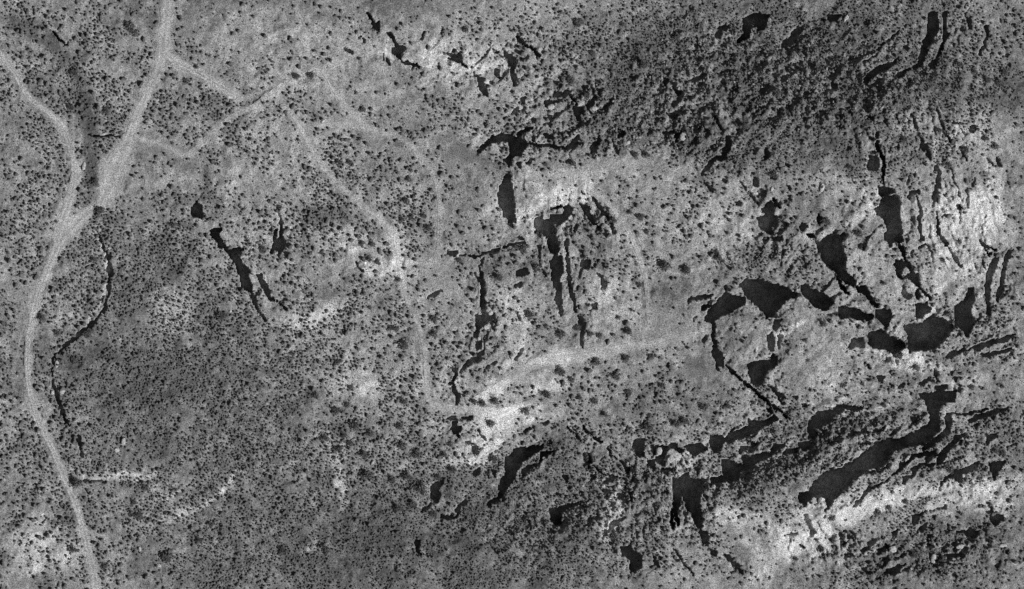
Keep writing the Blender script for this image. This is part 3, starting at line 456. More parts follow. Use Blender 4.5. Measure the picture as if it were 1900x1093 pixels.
CRACK = [
 ('A',3.2,[(280,170),(320,210),(362,252)],None),
 ('A',2.6,[(470,722),(540,730),(600,718),(640,735)],None),
 ('C',3,[(1115,625),(1130,665),(1152,697)],None),
 ('D',3.5,[(595,265),(650,220),(720,170)],None),
 ('D',3,[(530,335),(600,285)],None),
 ('F',3,[(128,60),(135,100),(146,152)],None),
 ('F',2.6,[(130,575),(155,600),(185,622)],None),
 ('F',4.5,[(1100,330),(1210,336),(1230,316),(1310,296),(1381,268),(1450,258)],'thin dark crack running east from a small hollow to the arched rim'),
 ('F',4,[(930,562),(962,532),(1005,518)],None),
 ('F',3,[(1190,430),(1205,470)],None),
 ('I',7,[(415,280),(428,340),(442,390)],None),
 ('I',4,[(455,518),(510,522),(565,527)],None),
 ('G',3.2,[(1165,915),(1220,965),(1280,1015),(1340,1060),(1400,1110),(1460,1160),(1500,1200)],'long straight crack slanting southeast from the jagged cleft'),
 ('G',2.6,[(1125,895),(1131,948)],None),
 ('G',2.4,[(1190,945),(1225,975)],None),
 ('J',3.5,[(903,682),(947,638)],None),
 ('K',3.2,[(328,233),(365,268),(402,303)],None),
 ('K',2.4,[(890,880),(960,970),(1000,1020)],None),
 ('K',2.4,[(460,430),(500,480),(600,500)],None),
 ('L',5,[(428,783),(478,838)],None),
 ('L',5,[(20,12),(60,40),(105,78)],None),
 ('H',2.4,[(1140,255),(1175,300),(1200,330)],None),
 ('H',2.2,[(975,290),(1010,350),(1045,390)],None),
 ('G',3,[(170,280),(178,340),(195,400),(215,440)],None),
 ('K',3,[(1275,300),(1340,325)],None),
 ('c',4,[(930,310),(960,380),(988,445)],None),
 ('c',3,[(525,110),(600,205),(690,310),(732,375)],None),
 ('c',5,[(120,130),(165,190),(212,242)],None),
 ('c',3,[(1080,150),(1110,215)],None),
 ('c',5,[(1110,845),(1135,900)],None),
 ('b',7,[(545,690),(600,820),(650,930),(715,1045)],'thin ravine continuing south from the tall flared ravine'),
 ('b',5.5,[(738,160),(790,260),(812,370),(788,450),(795,540),(828,665)],'dark crack dividing the bright slickrock below the flared ravine'),
 ('b',6,[(1012,20),(960,150),(945,300)],None),
 ('b',5.5,[(985,330),(995,450),(1020,600),(1105,735)],'sinuous thin cleft running down the bright eastern slickrock'),
 ('b',4,[(788,772),(870,708),(912,770),(940,870),(952,925)],None),
 ('b',3,[(708,800),(716,885)],None),
 ('b',3,[(1345,60),(1345,200),(1362,285)],None),
 ('b',2.4,[(1268,345),(1276,465)],None),
 ('b',4,[(1500,678),(1560,730),(1692,782)],None),
 ('b',3,[(1200,850),(1285,965)],None),
 ('b',3,[(1590,810),(1640,830)],None),
 ('a',3.5,[(170,430),(245,515)],None),
 ('a',7,[(290,530),(318,650),(365,760),(376,840),(360,960),(372,1050)],'dark crack descending to the tall flared ravine'),
 ('a',5,[(700,205),(726,290),(755,380),(800,480),(832,565)],None),
 ('a',4,[(870,620),(912,745)],None),
 ('a',4,[(990,150),(1040,300),(1080,450),(1132,497),(1195,585)],'thin crack in the pale rock of the northeastern slope'),
 ('a',7,[(960,830),(1010,900),(1000,1000),(1032,1085)],None),
 ('a',4,[(655,945),(640,1025)],None),
 ('a',4,[(1580,735),(1645,805)],None),
 ('a',7,[(1700,715),(1733,805)],None),
 ('a',4,[(1440,955),(1400,1055)],None),
 ('a',5,[(1270,605),(1342,745)],None),
 ('a',4,[(300,440),(305,480)],None),
 ('a',4,[(1170,290),(1270,325)],None),
 ('e',5,[(540,5),(592,112)],None),
 ('e',6,[(780,245),(775,335)],None),
 ('e',3,[(848,258),(932,372)],None),
 ('e',3,[(645,870),(690,980)],None),
 ('d',5,[(0,357),(110,330),(235,308)],None),
 ('d',4,[(165,855),(187,775)],None),
 ('d',3,[(50,605),(72,540)],None),
 ('d',4,[(430,185),(432,245)],None),
 ('f',6,[(978,175),(1022,315)],None),
 ('f',4,[(558,385),(622,338)],None),
 ('f',3,[(1170,685),(1350,695),(1480,665),(1605,628)],None),
 ('f',3,[(525,30),(545,100)],None),
 ('g',8,[(1080,402),(1200,322),(1330,280),(1485,188)],None),
 ('g',6,[(1055,420),(1030,492)],None),
 ('g',4,[(1120,900),(1150,980)],None),
 ('g',4,[(1240,990),(1330,980)],None),
 ('g',4,[(960,740),(1100,700)],None),
 ('h',8,[(408,878),(500,970),(610,1088)],None),
 ('h',2,[(1590,320),(1592,455)],None),
 ('h',3,[(1290,760),(1340,810)],None),
 ('h',3.5,[(1110,660),(1260,640)],None),
 ('i',4,[(775,-5),(930,140),(985,245)],None),
 ('i',5,[(1055,15),(1125,75)],None),
 ('i',3.5,[(1040,75),(1100,135)],None),
 ('i',3,[(480,470),(520,420)],None),
 ('j',5.5,[(645,675),(760,702),(850,690),(960,720),(1085,732)],'thin ravine edging the southern side of the broken rock rim'),
 ('j',4,[(1145,145),(1195,215)],None),
 ('j',4,[(1370,-10),(1422,125)],None),
 ('j',3,[(1358,285),(1402,395)],None),
 ('j',4,[(512,238),(440,332)],None),
 ('j',4,[(1640,645),(1660,745)],None),
 ('j',4.5,[(75,25),(120,80),(152,115)],None),
 ('j',3,[(640,250),(720,240)],None),
 ('k',4,[(408,372),(525,333)],None),
 ('k',5,[(890,248),(980,360),(1030,450),(1100,540),(1132,645)],'slim dark crack with a juniper at its foot'),
 ('k',5,[(708,555),(680,625)],None),
 ('k',3,[(740,170),(790,195)],None),
 ('k',3,[(250,800),(260,900)],None),
 ('l',3,[(742,418),(742,605)],None),
 ('l',10,[(742,605),(640,682),(540,762),(468,824)],None),
 ('l',7,[(905,698),(778,774)],None),
 ('l',10,[(402,872),(380,960),(432,1095),(432,1200)],'upright cleft at the western end of the pale shelf'),
 ('l',3,[(1195,555),(1110,695)],None),
 ('l',8,[(735,-500),(690,-400),(720,-250),(735,-100),(720,0)],'jagged upright cleft zigzagging below the dark juniper'),
 ('l',4,[(1120,120),(1165,215)],None),
 ('m',4,[(545,568),(605,592)],None),
 ('m',3.5,[(668,428),(748,528)],None),
 ('m',5,[(1212,965),(1212,900),(1335,838)],None),
 ('m',5,[(1235,455),(1285,408)],None),
 ('m',4,[(1395,820),(1430,760)],None),
 ('m',4,[(150,1080),(270,1000)],None),
 ('n',3.6,[(378,170),(440,250),(520,330),(625,392)],'thin slanting crack southeast of the pale shelf'),
 ('n',3.6,[(688,458),(722,522),(795,582)],None),
 ('n',4,[(850,598),(880,690),(922,752)],None),
 ('n',3,[(905,260),(925,200)],None),
 ('o',3.5,[(498,428),(545,518)],None),
 ('o',4,[(1150,745),(1230,690)],None),
 ('q',3,[(1158,528),(1205,572)],None),
 ('q',4,[(345,348),(352,415)],None),
 ('q',4,[(380,400),(392,462)],None),
 ('q',3,[(140,190),(190,250)],None),
 ('q',3,[(690,230),(720,180)],None),
 ('q',3,[(1330,318),(1380,350)],None),
 ('P',5.5,[(182,436),(192,460),(201,480),(203,512),(200,545),(196,567),(183,588),(163,605),(130,633),(112,648),(98,668),(96,690)],'dark cutbank curving beside the western gully'),
 ('P',7,[(202,478),(203,512),(202,520)],None),
 ('P',7,[(199,525),(200,548),(194,570)],None),
 ('P',6,[(96,690),(100,712),(104,735),(112,758),(122,782),(129,786)],'dark gully crack running down between road and shrub plain'),
]
def tophoto(view, p):
    if view == 'P': return p
    if view == 'Z': return (1160 + p[0] / 10.93, 800 + p[1] / 10.93)
    o = VIEW[view]; sc = SC if view.isupper() else (4.843 if view in 'oq' else 6.317); return (o[0] + p[0] / sc, o[1] + p[1] / sc)
RID = np.zeros(UU.shape, np.int16)
rav_labels = {}; landmarks = []
def inside(P, X, Y):
    r = np.zeros(X.shape, bool); n = len(P); j = n - 1
    for i in range(n):
        xi, yi = P[i]; xj, yj = P[j]
        c = ((yi > Y) != (yj > Y))
        if yi != yj: r ^= c & (X < (xj - xi) * (Y - yi) / (yj - yi) + xi)
        j = i
    return r
k = 0
for (view, lab, pts) in RAV:
    P = [tophoto(view, p) for p in pts]; k += 1
    us = [p[0] for p in P]; vs = [p[1] for p in P]
    i0, i1 = np.searchsorted(uu, [min(us) - 9, max(us) + 9]); j0, j1 = np.searchsorted(vv, [min(vs) - 9, max(vs) + 9])
    m = inside(P, WU[j0:j1, i0:i1], WV[j0:j1, i0:i1])
    sub = RID[j0:j1, i0:i1]; sub[m & (sub == 0)] = k
    if lab: rav_labels[k] = ('ravine', lab); landmarks.append((sum(us) / len(us), sum(vs) / len(vs), lab))
for (view, w, pts, lab) in CRACK:
    k += 1; P = [tophoto(view, p) for p in pts]
    n = len(P)
    for i in range(n - 1):
        a, b = P[i], P[i + 1]
        i0, i1 = np.searchsorted(uu, [min(a[0], b[0]) - 12, max(a[0], b[0]) + 12]); j0, j1 = np.searchsorted(vv, [min(a[1], b[1]) - 12, max(a[1], b[1]) + 12])
        if i1 <= i0 or j1 <= j0: continue
        X = WU[j0:j1, i0:i1]; Y = WV[j0:j1, i0:i1]; dx = b[0] - a[0]; dy = b[1] - a[1]
        t = np.clip(((X - a[0]) * dx + (Y - a[1]) * dy) / (dx * dx + dy * dy), 0, 1)
        s = (i + t) / (n - 1); wid = w * .42 * (0.65 + 0.35 * np.sin(np.pi * np.clip(s, .03, .97))) * (1 + .85 * vnoise(X / 8, Y / 8, 3))
        m = np.hypot(X - a[0] - t * dx, Y - a[1] - t * dy) < wid
        sub = RID[j0:j1, i0:i1]; sub[m & (sub == 0)] = k
    if lab: rav_labels[k] = ('rock_crack', lab); landmarks.append((P[n // 2][0], P[n // 2][1], lab))
for (du_, dv_) in ((1, 0), (0, 1)):         # the shaded foot reaches one cell further from the sun
    sh_ = np.zeros_like(RID); sh_[:NY - dv_, :NX - du_] = RID[dv_:, du_:]
    RID = np.where(RID == 0, sh_, RID)
SH = RID > 0
slope = slope * 1.15
# ------------------------------------------------------------ heights
DU, DV = SUN_DX, -SUN_DY                    # towards the sun, in map pixels
fy = np.fft.fftfreq(NY * 2, CELL) * 2 * np.pi; fx = np.fft.fftfreq(NX * 2, CELL) * 2 * np.pi
g = np.zeros((NY * 2, NX * 2)); g[:NY, :NX] = -slope * TAN
g[:NY, NX:] = g[:NY, :NX][:, ::-1] * 0; 
KX, KY = np.meshgrid(fx, fy); ks = KX * DU + KY * DV; kt = -KX * DV + KY * DU
den = ks * ks + 0.05 * kt * kt + (2 * np.pi / 900.) ** 2
macro = np.real(np.fft.ifft2(np.fft.fft2(g) * (-1j * ks) / den))[:NY, :NX]
def shift_idx(kx, ky):
    """index arrays for sampling at (u + kx*STEP, v + ky*STEP), nearest"""
    ix = np.clip(np.arange(NX) + int(round(kx)), 0, NX - 1); iy = np.clip(np.arange(NY) + int(round(ky)), 0, NY - 1)
    return np.ix_(iy, ix)
# chord of each ravine along the sun's direction, then a gentle swell on its sunny side
run = np.zeros(UU.shape, np.float32); alive = SH.copy()
for kk in range(1, 80):
    run += alive; alive &= SH[shift_idx(-kk * DU, -kk * DV)]
    if not alive.any(): break
swell = np.zeros(UU.shape); done = SH.copy()
for kk in range(1, 150):
    I = shift_idx(-kk * DU, -kk * DV)
    hit = SH[I] & ~done
    swell[hit] = (run[I][hit] * CELL * TAN * 0.32) * math.exp(-kk * CELL / 15.0)
    done |= hit
wgt = (~SH).astype(float)
swell = blur(swell * wgt, 4) / np.maximum(blur(wgt, 4), .02)
flat = 1 - 0.85 * roadness
fine = fbm(UU, VV, 16, 4, 55, 0.6)
def saw(c, per):
    f = (c / per) % 1.0
    return np.where(f < .10, f / .10, 1 - (f - .10) / .90)
STRATA = [  # u, v, ru, rv, direction the steps climb (map degrees), spacing, step height
 (1400,140,340,130,62,21,.22),(1250,250,170,80,58,22,.4),(1780,400,130,170,-12,19,1.5),(1700,230,110,60,-10,22,1.1),(1650,850,230,110,64,26,1.2),(1720,1035,200,45,78,22,1.3),(1080,430,90,120,-10,24,1.2),
 (900,120,200,80,52,26,1.2),(1020,215,110,60,50,20,1.0),(1500,1000,130,60,-34,20,1.3),(970,850,130,50,56,22,.9),(1380,830,150,80,60,22,.9),(1230,900,110,110,5,22,1.0),(1570,590,170,90,40,26,1.0),(1440,430,110,70,38,22,1.4),
 (890,620,50,110,8,22,.8),(1830,610,80,60,70,20,1.1),(1560,700,150,50,60,30,1.0),(1100,820,90,60,40,26,.5),(660,480,110,60,60,24,.4),(560,600,110,60,40,26,.4),(1370,640,70,80,10,24,.8),(1600,420,90,90,30,26,1.1)]
warp = 30 * fbm(UU, VV, 85, 5, 65, .62)
ledge = np.zeros_like(UU); wsum = np.zeros_like(UU); streak = np.zeros_like(UU)
for q, (u, v, ru_, rv_, an, per, amp) in enumerate(STRATA):
    wt = np.exp(-(((UU - u) / ru_) ** 2 + ((VV - v) / rv_) ** 2) * 1.1)
    wt = wt ** 2
    ca, sa = math.cos(math.radians(an)), math.sin(math.radians(an))
    c = UU * ca + VV * sa + warp + 9 * q
    c = c + 5 * vnoise(c / 37, c * 0, 200 + q); al = -UU * sa + VV * ca
    b1 = sstep(-.25, .25, fbm(al / 2.6, c, 22, 2, 300 + q)); b2 = sstep(-.1, .35, fbm(al / 2.2, c, 11, 2, 340 + q))
    streak += wt * (vnoise(c / 6.5, al / 70, 400 + q) + .8 * vnoise(c / 3.2, al / 40, 430 + q))
    ledge += wt * amp * (1.25 * saw(c, per) * b1 + .55 * saw(c + 3, per * .41) * b2); wsum += wt
ledge = ledge / np.maximum(wsum, .35); streak = streak / np.maximum(wsum, .35)
lump = np.abs(vnoise(UU / 9, VV / 9, 21)) + .5 * np.abs(vnoise(UU / 4.4, VV / 4.4, 22))
flat = flat * (1 - .8 * flats)
b9 = blur(SH.astype(float), 9); near = np.clip(b9 * 2.6, 0, 1) * (UU > 420)
nd = b9 * (1 + .9 * fbm(UU, VV, 26, 3, 161)) + .03 * vnoise(UU / 6, VV / 6, 163)
benches = np.zeros_like(UU)                 # rock benches stepping down to each ravine
for t_, a_, sd_ in ((.36, .8, 0), (.22, .75, 3), (.115, .65, 6)):
    benches += a_ * sstep(t_ * .86, t_ * 1.14, nd) * sstep(-.35, .25, fbm(UU, VV, 38, 2, 165 + sd_))
benches *= (UU > 420)
rough = np.maximum(rough, .6 * sstep(.25, .9, wsum)); rough = np.maximum(rough, 1.5 * near * (.55 + .45 * fbm(UU, VV, 60, 2, 79)))
rel = -1.15 * benches + rough * flat * (1.3 * fine + .7 * fbm(UU, VV, 9, 3, 57, .7) + 1.15 * ledge + 0.5 * lump) + flat * (0.85 * fbm(UU, VV, 12, 4, 23, .6) + 1.3 * fbm(UU, VV, 55, 3, 24))
inset = np.minimum(np.minimum(UU - U0, U1 - UU), np.minimum(VV - V0, V1 - VV)); keep_ = sstep(0, 55, inset)   # relief eases off outside the surveyed ground
R = blur(macro, 6) * (.35 + .65 * keep_) + (swell + rel) * keep_
# what the sun leaves in shade of the lit ground; ravine floors lie below that line
T = np.full(UU.shape, -1e3); RL = np.where(SH, -1e3, R)
for kk in range(1, 95):
    I = shift_idx(kk * DU, kk * DV)
    T = np.maximum(T, RL[I] - kk * CELL * TAN)
F = np.where(SH, np.minimum(T - 0.35, R - 0.8), 1e3)
for it in range(70):
    Fo = F.copy()
    for (dj, di, dd) in ((0,1,1),(0,-1,1),(1,0,1),(-1,0,1),(1,1,1.41),(1,-1,1.41),(-1,1,1.41),(-1,-1,1.41)):
        F = np.minimum(F, Fo[np.ix_(np.clip(np.arange(NY) + dj, 0, NY - 1), np.clip(np.arange(NX) + di, 0, NX - 1))] + 0.45 * CELL * dd)
    F = np.where(SH, F, 1e3)
    if np.abs(np.where(SH, F - Fo, 0)).max() < 1e-4: break
H = np.where(SH, F - 0.25 * np.abs(fine) - .3 * np.abs(vnoise(UU / 4, VV / 4, 31)), R)
def height(u, v):
    x = np.clip((np.asarray(u) - U0) / STEP, 0, NX - 1.001); y = np.clip((np.asarray(v) - V0) / STEP, 0, NY - 1.001)
    i = x.astype(int); j = y.astype(int); a = x - i; b = y - j
    return (H[j, i] * (1 - a) + H[j, i + 1] * a) * (1 - b) + (H[j + 1, i] * (1 - a) + H[j + 1, i + 1] * a) * b
def at(A, u, v):
    i = int(min(max((u - U0) / STEP + .5, 0), NX - 1)); j = int(min(max((v - V0) / STEP + .5, 0), NY - 1)); return A[j, i]

# ------------------------------------------------------------ materials (neutral greys: black-and-white film)
def ground_mat(name, base, use_attr=True, gravel=0.30, blotch=0.16):
    m = bpy.data.materials.new(name); m.use_nodes = True; n = m.node_tree.nodes; l = m.node_tree.links; n.clear()
    out = n.new('ShaderNodeOutputMaterial'); d = n.new('ShaderNodeBsdfDiffuse'); d.inputs['Roughness'].default_value = .6
    l.new(d.outputs[0], out.inputs[0])
    geo = n.new('ShaderNodeNewGeometry')
    def noise(scale, det, lo, hi, fmin=.25, fmax=.75):
        t = n.new('ShaderNodeTexNoise'); t.inputs['Scale'].default_value = scale; t.inputs['Detail'].default_value = det; t.inputs['Roughness'].default_value = .65
        l.new(geo.outputs['Position'], t.inputs['Vector'])
        r = n.new('ShaderNodeMapRange'); r.inputs[1].default_value = fmin; r.inputs[2].default_value = fmax; r.inputs[3].default_value = lo; r.inputs[4].default_value = hi
        l.new(t.outputs[0], r.inputs[0]); return r.outputs[0]
    def mul(a, b):
        k = n.new('ShaderNodeMath'); k.operation = 'MULTIPLY'
        for q, s in ((0, a), (1, b)):
            if isinstance(s, float): k.inputs[q].default_value = s
            else: l.new(s, k.inputs[q])
        return k.outputs[0]
    v = mul(noise(.12, 4, 1 - blotch, 1 + blotch), noise(2.9, 1, 1 - gravel * 2.8, 1 + gravel * 2.8))
    v = mul(v, noise(.6, 3, .88, 1.12))
    v = mul(v, float(base))
    if use_attr:
        a = n.new('ShaderNodeAttribute'); a.attribute_name = 'soil'; v = mul(v, a.outputs['Fac'])
    c = n.new('ShaderNodeCombineColor')
    for q in range(3): l.new(v, c.inputs[q])
    l.new(c.outputs[0], d.inputs['Color'])
    return m
BASE = 0.26
M_ground = ground_mat('desert_soil', BASE)
M_rock = ground_mat('pale_rock', .42, False, .25, .10)
M_shrub = ground_mat('shrub_leaves', .12, False, .25, .2)
M_tree = ground_mat('juniper_leaves', .12, False, .25, .2)
M_bark = ground_mat('juniper_bark', .10, False, .2, .1)

# ------------------------------------------------------------ the ground, with each named ravine as its own piece
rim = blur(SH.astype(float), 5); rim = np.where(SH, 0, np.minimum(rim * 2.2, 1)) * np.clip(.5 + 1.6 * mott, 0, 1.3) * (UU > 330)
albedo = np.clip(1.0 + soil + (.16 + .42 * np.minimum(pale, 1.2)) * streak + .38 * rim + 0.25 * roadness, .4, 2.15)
X = (UU - 950) * S; Y = (546.5 - VV) * S
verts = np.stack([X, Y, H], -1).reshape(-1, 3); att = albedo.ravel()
idx = np.arange(NX * NY).reshape(NY, NX)
quads = np.stack([idx[:-1, :-1], idx[1:, :-1], idx[1:, 1:], idx[:-1, 1:]], -1).reshape(-1, 4)
q_id = np.max(np.stack([RID[:-1, :-1], RID[1:, :-1], RID[1:, 1:], RID[:-1, 1:]], -1).reshape(-1, 4), axis=1)
named = np.isin(q_id, np.array(sorted(rav_labels), np.int16))
# outer land: rings from the detailed sheet's edge out to the far plain
edge = np.concatenate([idx[0, :], idx[1:, -1], idx[-1, -2::-1], idx[-2:0:-1, 0]])
EV = verts[edge]; rings = [edge]; extra = []; base_n = len(verts)
for (f, z) in ((1.03, 1.0), (1.12, .9), (1.3, .7), (2.2, .35), (6.0, 0.0)):
    p = EV.copy(); p[:, 0] *= f; p[:, 1] *= f
    p[:, 2] = EV[:, 2] * z + (0 if f > 5 or f < 1.05 else 1) * 1.6 * fbm(p[:, 0], p[:, 1], 45, 3, 77)
    rings.append(np.arange(base_n + sum(len(e) for e in extra), base_n + sum(len(e) for e in extra) + len(p))); extra.append(p)
oq = []
for a, b in zip(rings[:-1], rings[1:]):
    oq.append(np.stack([a, np.roll(a, -1), np.roll(b, -1), b], -1))
gv = np.concatenate([verts] + extra); ga = np.concatenate([att] + [np.ones(len(edge))] * 5)
oq = np.concatenate(oq)[:, ::-1]
gq = np.concatenate([quads[~named], oq])
def compact(v, f, a):
    used = np.unique(f); mp = np.full(len(v), -1, np.int64); mp[used] = np.arange(len(used)); return v[used], mp[f], a[used]
v_, f_, a_ = compact(gv, gq, ga)
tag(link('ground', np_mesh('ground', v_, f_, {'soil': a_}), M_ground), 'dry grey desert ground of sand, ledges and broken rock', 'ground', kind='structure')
for rid, (nm, lab) in rav_labels.items():
    sel = quads[q_id == rid]
    if len(sel) == 0: continue
    v_, f_, a_ = compact(verts, sel, att)
    tag(link(nm, np_mesh(nm, v_, f_, {'soil': a_}), M_ground), lab, 'ravine' if nm == 'ravine' else 'crack', kind='structure')

# ------------------------------------------------------------ road sheets laid over the ground
A_ = albedo
def soil_at(u, v):
    i = np.clip(((u - U0) / STEP + .5).astype(int), 0, NX - 1); j = np.clip(((v - V0) / STEP + .5).astype(int), 0, NY - 1); return A_[j, i]
for ri, (nm, lab, cat, w, pts) in enumerate(ROADS):
    C = catmull(pts, 22); n = len(C)
    tang = np.gradient(C[:, :2], axis=0); tang /= np.linalg.norm(tang, axis=1)[:, None]; nor = np.stack([-tang[:, 1], tang[:, 0]], 1)
    K = 15; vs = np.zeros((n, K, 3)); al = np.zeros((n, K))
    s = np.cumsum(np.hypot(*np.gradient(C[:, :2], axis=0).T))
    wob = lambda q: 1.15 + .30 * fbm(s, s * 0 + ri * 7, 60, 3, q) + .22 * vnoise(s / 9, s * 0 + ri * 7, q + 1)
    hwl = C[:, 2] * .5 * wob(101); hwr = C[:, 2] * .5 * wob(111)
    road = nm == 'dirt_road'
    for kx in range(K):
        f = kx / (K - 1) * 2 - 1
        off = np.where(f < 0, f * hwl, f * hwr)
        pu = C[:, 0] + nor[:, 0] * off; pv = C[:, 1] + nor[:, 1] * off
        z = np.max([height(pu + a, pv + b) for a in (-.9, 0, .9) for b in (-.9, 0, .9)], axis=0)
        vs[:, kx, 0] = (pu - 950) * S; vs[:, kx, 1] = (546.5 - pv) * S; vs[:, kx, 2] = z + 0.05 + 0.004 * ri
        g0 = soil_at(pu, pv)
        core = (1.46 if road else np.maximum(1.18, g0 + .10)) + (.22 if road else .1) * (math.exp(-((abs(f) - .42) / .16) ** 2) - .7 * math.exp(-(f / .2) ** 2)) + .30 * fbm(pu, pv, 26, 3, 141)
        if not road: core = core + (g0 - core) * sstep(-.1, .5, fbm(pu, pv, 60, 3, 143))
        e = sstep(.50, 1.0, np.abs(f) + .30 * fbm(pu, pv, 14, 3, 145))
        al[:, kx] = core * (1 - e) + g0 * e
    ii = np.arange(n * K).reshape(n, K)
    fq = np.stack([ii[:-1, :-1], ii[1:, :-1], ii[1:, 1:], ii[:-1, 1:]], -1).reshape(-1, 4)
    tag(link(nm, np_mesh(nm, vs.reshape(-1, 3), fq, {'soil': al.ravel()}), M_ground), lab, cat, kind='structure')

# ------------------------------------------------------------ plants
def leaf_ball(nleaf, rx, ry, rz, size, seed, zc, hollow=.45):
    r = np.random.default_rng(seed)
    d = r.normal(size=(nleaf, 3)); d /= np.linalg.norm(d, axis=1)[:, None]; d[:, 2] = np.where(d[:, 2] < -.35, -d[:, 2], d[:, 2])
    lob = 1 + .30 * np.sin(3 * np.arctan2(d[:, 1], d[:, 0]) + seed) + .18 * np.sin(5 * np.arctan2(d[:, 1], d[:, 0]) + 2 * seed + 3 * d[:, 2])
    rad = (hollow + (1 - hollow) * r.random(nleaf) ** .6) * lob
    c = d * rad[:, None] * np.array([rx, ry, rz]) + np.array([0, 0, zc])
    a = r.normal(size=(nleaf, 3)); a[:, 2] *= .7; a /= np.linalg.norm(a, axis=1)[:, None]
    b = np.cross(a, r.normal(size=(nleaf, 3))); b /= np.linalg.norm(b, axis=1)[:, None]
    sz = size * (.6 + .8 * r.random(nleaf))[:, None]
    v = np.stack([c - a * sz, c + b * sz * .7, c + a * sz, c - b * sz * .7], 1).reshape(-1, 3)
    return v, np.arange(nleaf * 4).reshape(-1, 4)
def trunk_mesh(seed):
    r = random.Random(seed); V = []; Q = []
    def limb(p0, p1, r0, r1):
        p0, p1 = Vector(p0), Vector(p1); ax = (p1 - p0).normalized(); s1 = ax.orthogonal().normalized(); s2 = ax.cross(s1); b = len(V)
        for (p, rr) in ((p0, r0), (p1, r1)):
            for q in range(5):
                t = q * 2 * math.pi / 5; V.append(tuple(p + (s1 * math.cos(t) + s2 * math.sin(t)) * rr))
        for q in range(5): Q.append((b + q, b + (q + 1) % 5, b + 5 + (q + 1) % 5, b + 5 + q))
    k = (r.uniform(-.08, .08), r.uniform(-.08, .08), .45)
    limb((0, 0, -.35), k, .10, .075)
    for q in range(4):
        t = q * 1.57 + r.uniform(-.5, .5); limb(k, (k[0] + .45 * math.cos(t), k[1] + .45 * math.sin(t), r.uniform(.8, 1.05)), .055, .02)
    return np_mesh('trunk', V, Q)
crowns = []
for sdx in range(6):
    v, f = leaf_ball(420, 1, 1, .62, .13, 40 + sdx, .72, .35)
    crowns.append(np_mesh('crown', v, f)); crowns[-1].materials.append(M_tree)
trunks = [trunk_mesh(q) for q in range(3)]
for t in trunks: t.materials.append(M_bark)

TREES = [(238,46,9),(247,58,8),(137,134,10),(196,205,8),(129,197,7),(175,338,10),(320,417,7),(345,150,7),(363,123,5),(410,586,10),(162,618,9),(136,666,9),(487,462,8),
 (924,514,10),(748,638,11),(595,468,6),(671,450,6),(689,452,7),(684,480,7),(699,485,7),(753,372,8),(784,400,6),(762,402,6),(745,407,6),(793,422,7),(738,518,6),(685,570,5),
 (724,608,7),(733,609,7),(804,590,7),(804,619,8),(851,482,7),(626,671,7),(649,718,6),(541,655,5),(757,332,7),(647,300,6),(576,139,7),(550,141,7),(863,54,7),(672,202,7),(626,299,7),
 (970,461,9),(994,495,9),(983,584,9),(1041,619,10),(1070,608,8),(1095,619,6),(1112,622,6),(1166,615,8),(1136,407,8),(1234,492,12),(1274,501,9),(1333,478,8),(1188,402,7),(1168,393,5),
 (1161,664,8),(1208,660,6),(1105,671,9),(1037,687,9),(1060,704,7),(1142,697,9),(1166,728,7),(1185,528,6),(1199,429,6),(1107,568,5),(1228,715,6),(1305,755,9),(1350,753,7),(1202,791,11),(1255,786,9),(1270,781,9),
 (1122,769,6),(1103,744,7),(1075,737,6),(1015,732,8),(975,762,9),(1089,850,9),(1140,995,9),(1166,871,6),(1025,826,8),(1034,963,9),(680,880,13),(658,789,11),(781,906,13),(772,842,9),(675,843,9),(687,803,8),
 (637,807,8),(602,812,8),(628,833,8),(649,822,7),(746,826,8),(741,791,8),(838,871,8),(812,885,8),(755,883,9),(727,888,7),(738,942,9),(765,934,10),(804,953,8),(623,762,9),(585,734,8),(524,1022,8),(605,1020,8),
 (835,824,6),(823,843,7),(894,748,8),(918,744,8),(910,786,8),(916,852,9),(748,744,7),(644,751,6),(308,1034,11),(368,1001,7),(255,956,9),(141,895,11),(268,904,6),(247,932,6),(391,972,6),(135,1019,8),(193,1050,7),
 (75,589,8),(172,480,7),(102,410,4),(184,390,10),(104,617,7),(1194,118,10),(985,294,8),(1062,302,7),(1011,304,5),(1378,233,10),(1155,245,8),(1178,287,7),(1199,287,7),(1256,68,7),(1154,43,6),(1072,40,9),
 (1058,149,9),(1098,97,7),(1089,177,7),(1517,127,9),(1806,132,6),(1830,148,8),(1853,155,8),(1863,134,7),(1806,240,8),(1825,256,7),(1674,259,9),(1788,278,8),(1844,271,7),(1757,306,6),(1573,308,6),(1740,243,6),
 (1434,323,8),(1441,172,9),(1766,205,4),(1531,409,9),(1592,433,9),(1596,459,5),(1668,659,8),(1526,600,7),(1646,668,7),(1698,681,8),(1778,447,6),(1748,482,6),(1778,384,5),(1639,525,5),(1759,582,8),(1599,711,5),
 (1564,714,7),(1802,718,6),(1858,716,5),(1498,668,4),(1493,631,5),(1679,930,6),(1542,961,6),(1847,836,6),(1860,840,6),(1762,871,8),(1748,1038,8),(1694,1029,8),(1476,1036,5),(1489,1012,7),(1562,1008,8),
 (1814,887,5),(1493,753,5),(1639,751,5),(1648,941,7),(1628,950,8),(1012,604,5),(1146,588,5),(1204,770,5),(880,745,6),(1790,655,6),(1780,120,6)]
DIRS = ['east', 'southeast', 'south', 'southwest', 'west', 'northwest', 'north', 'northeast']
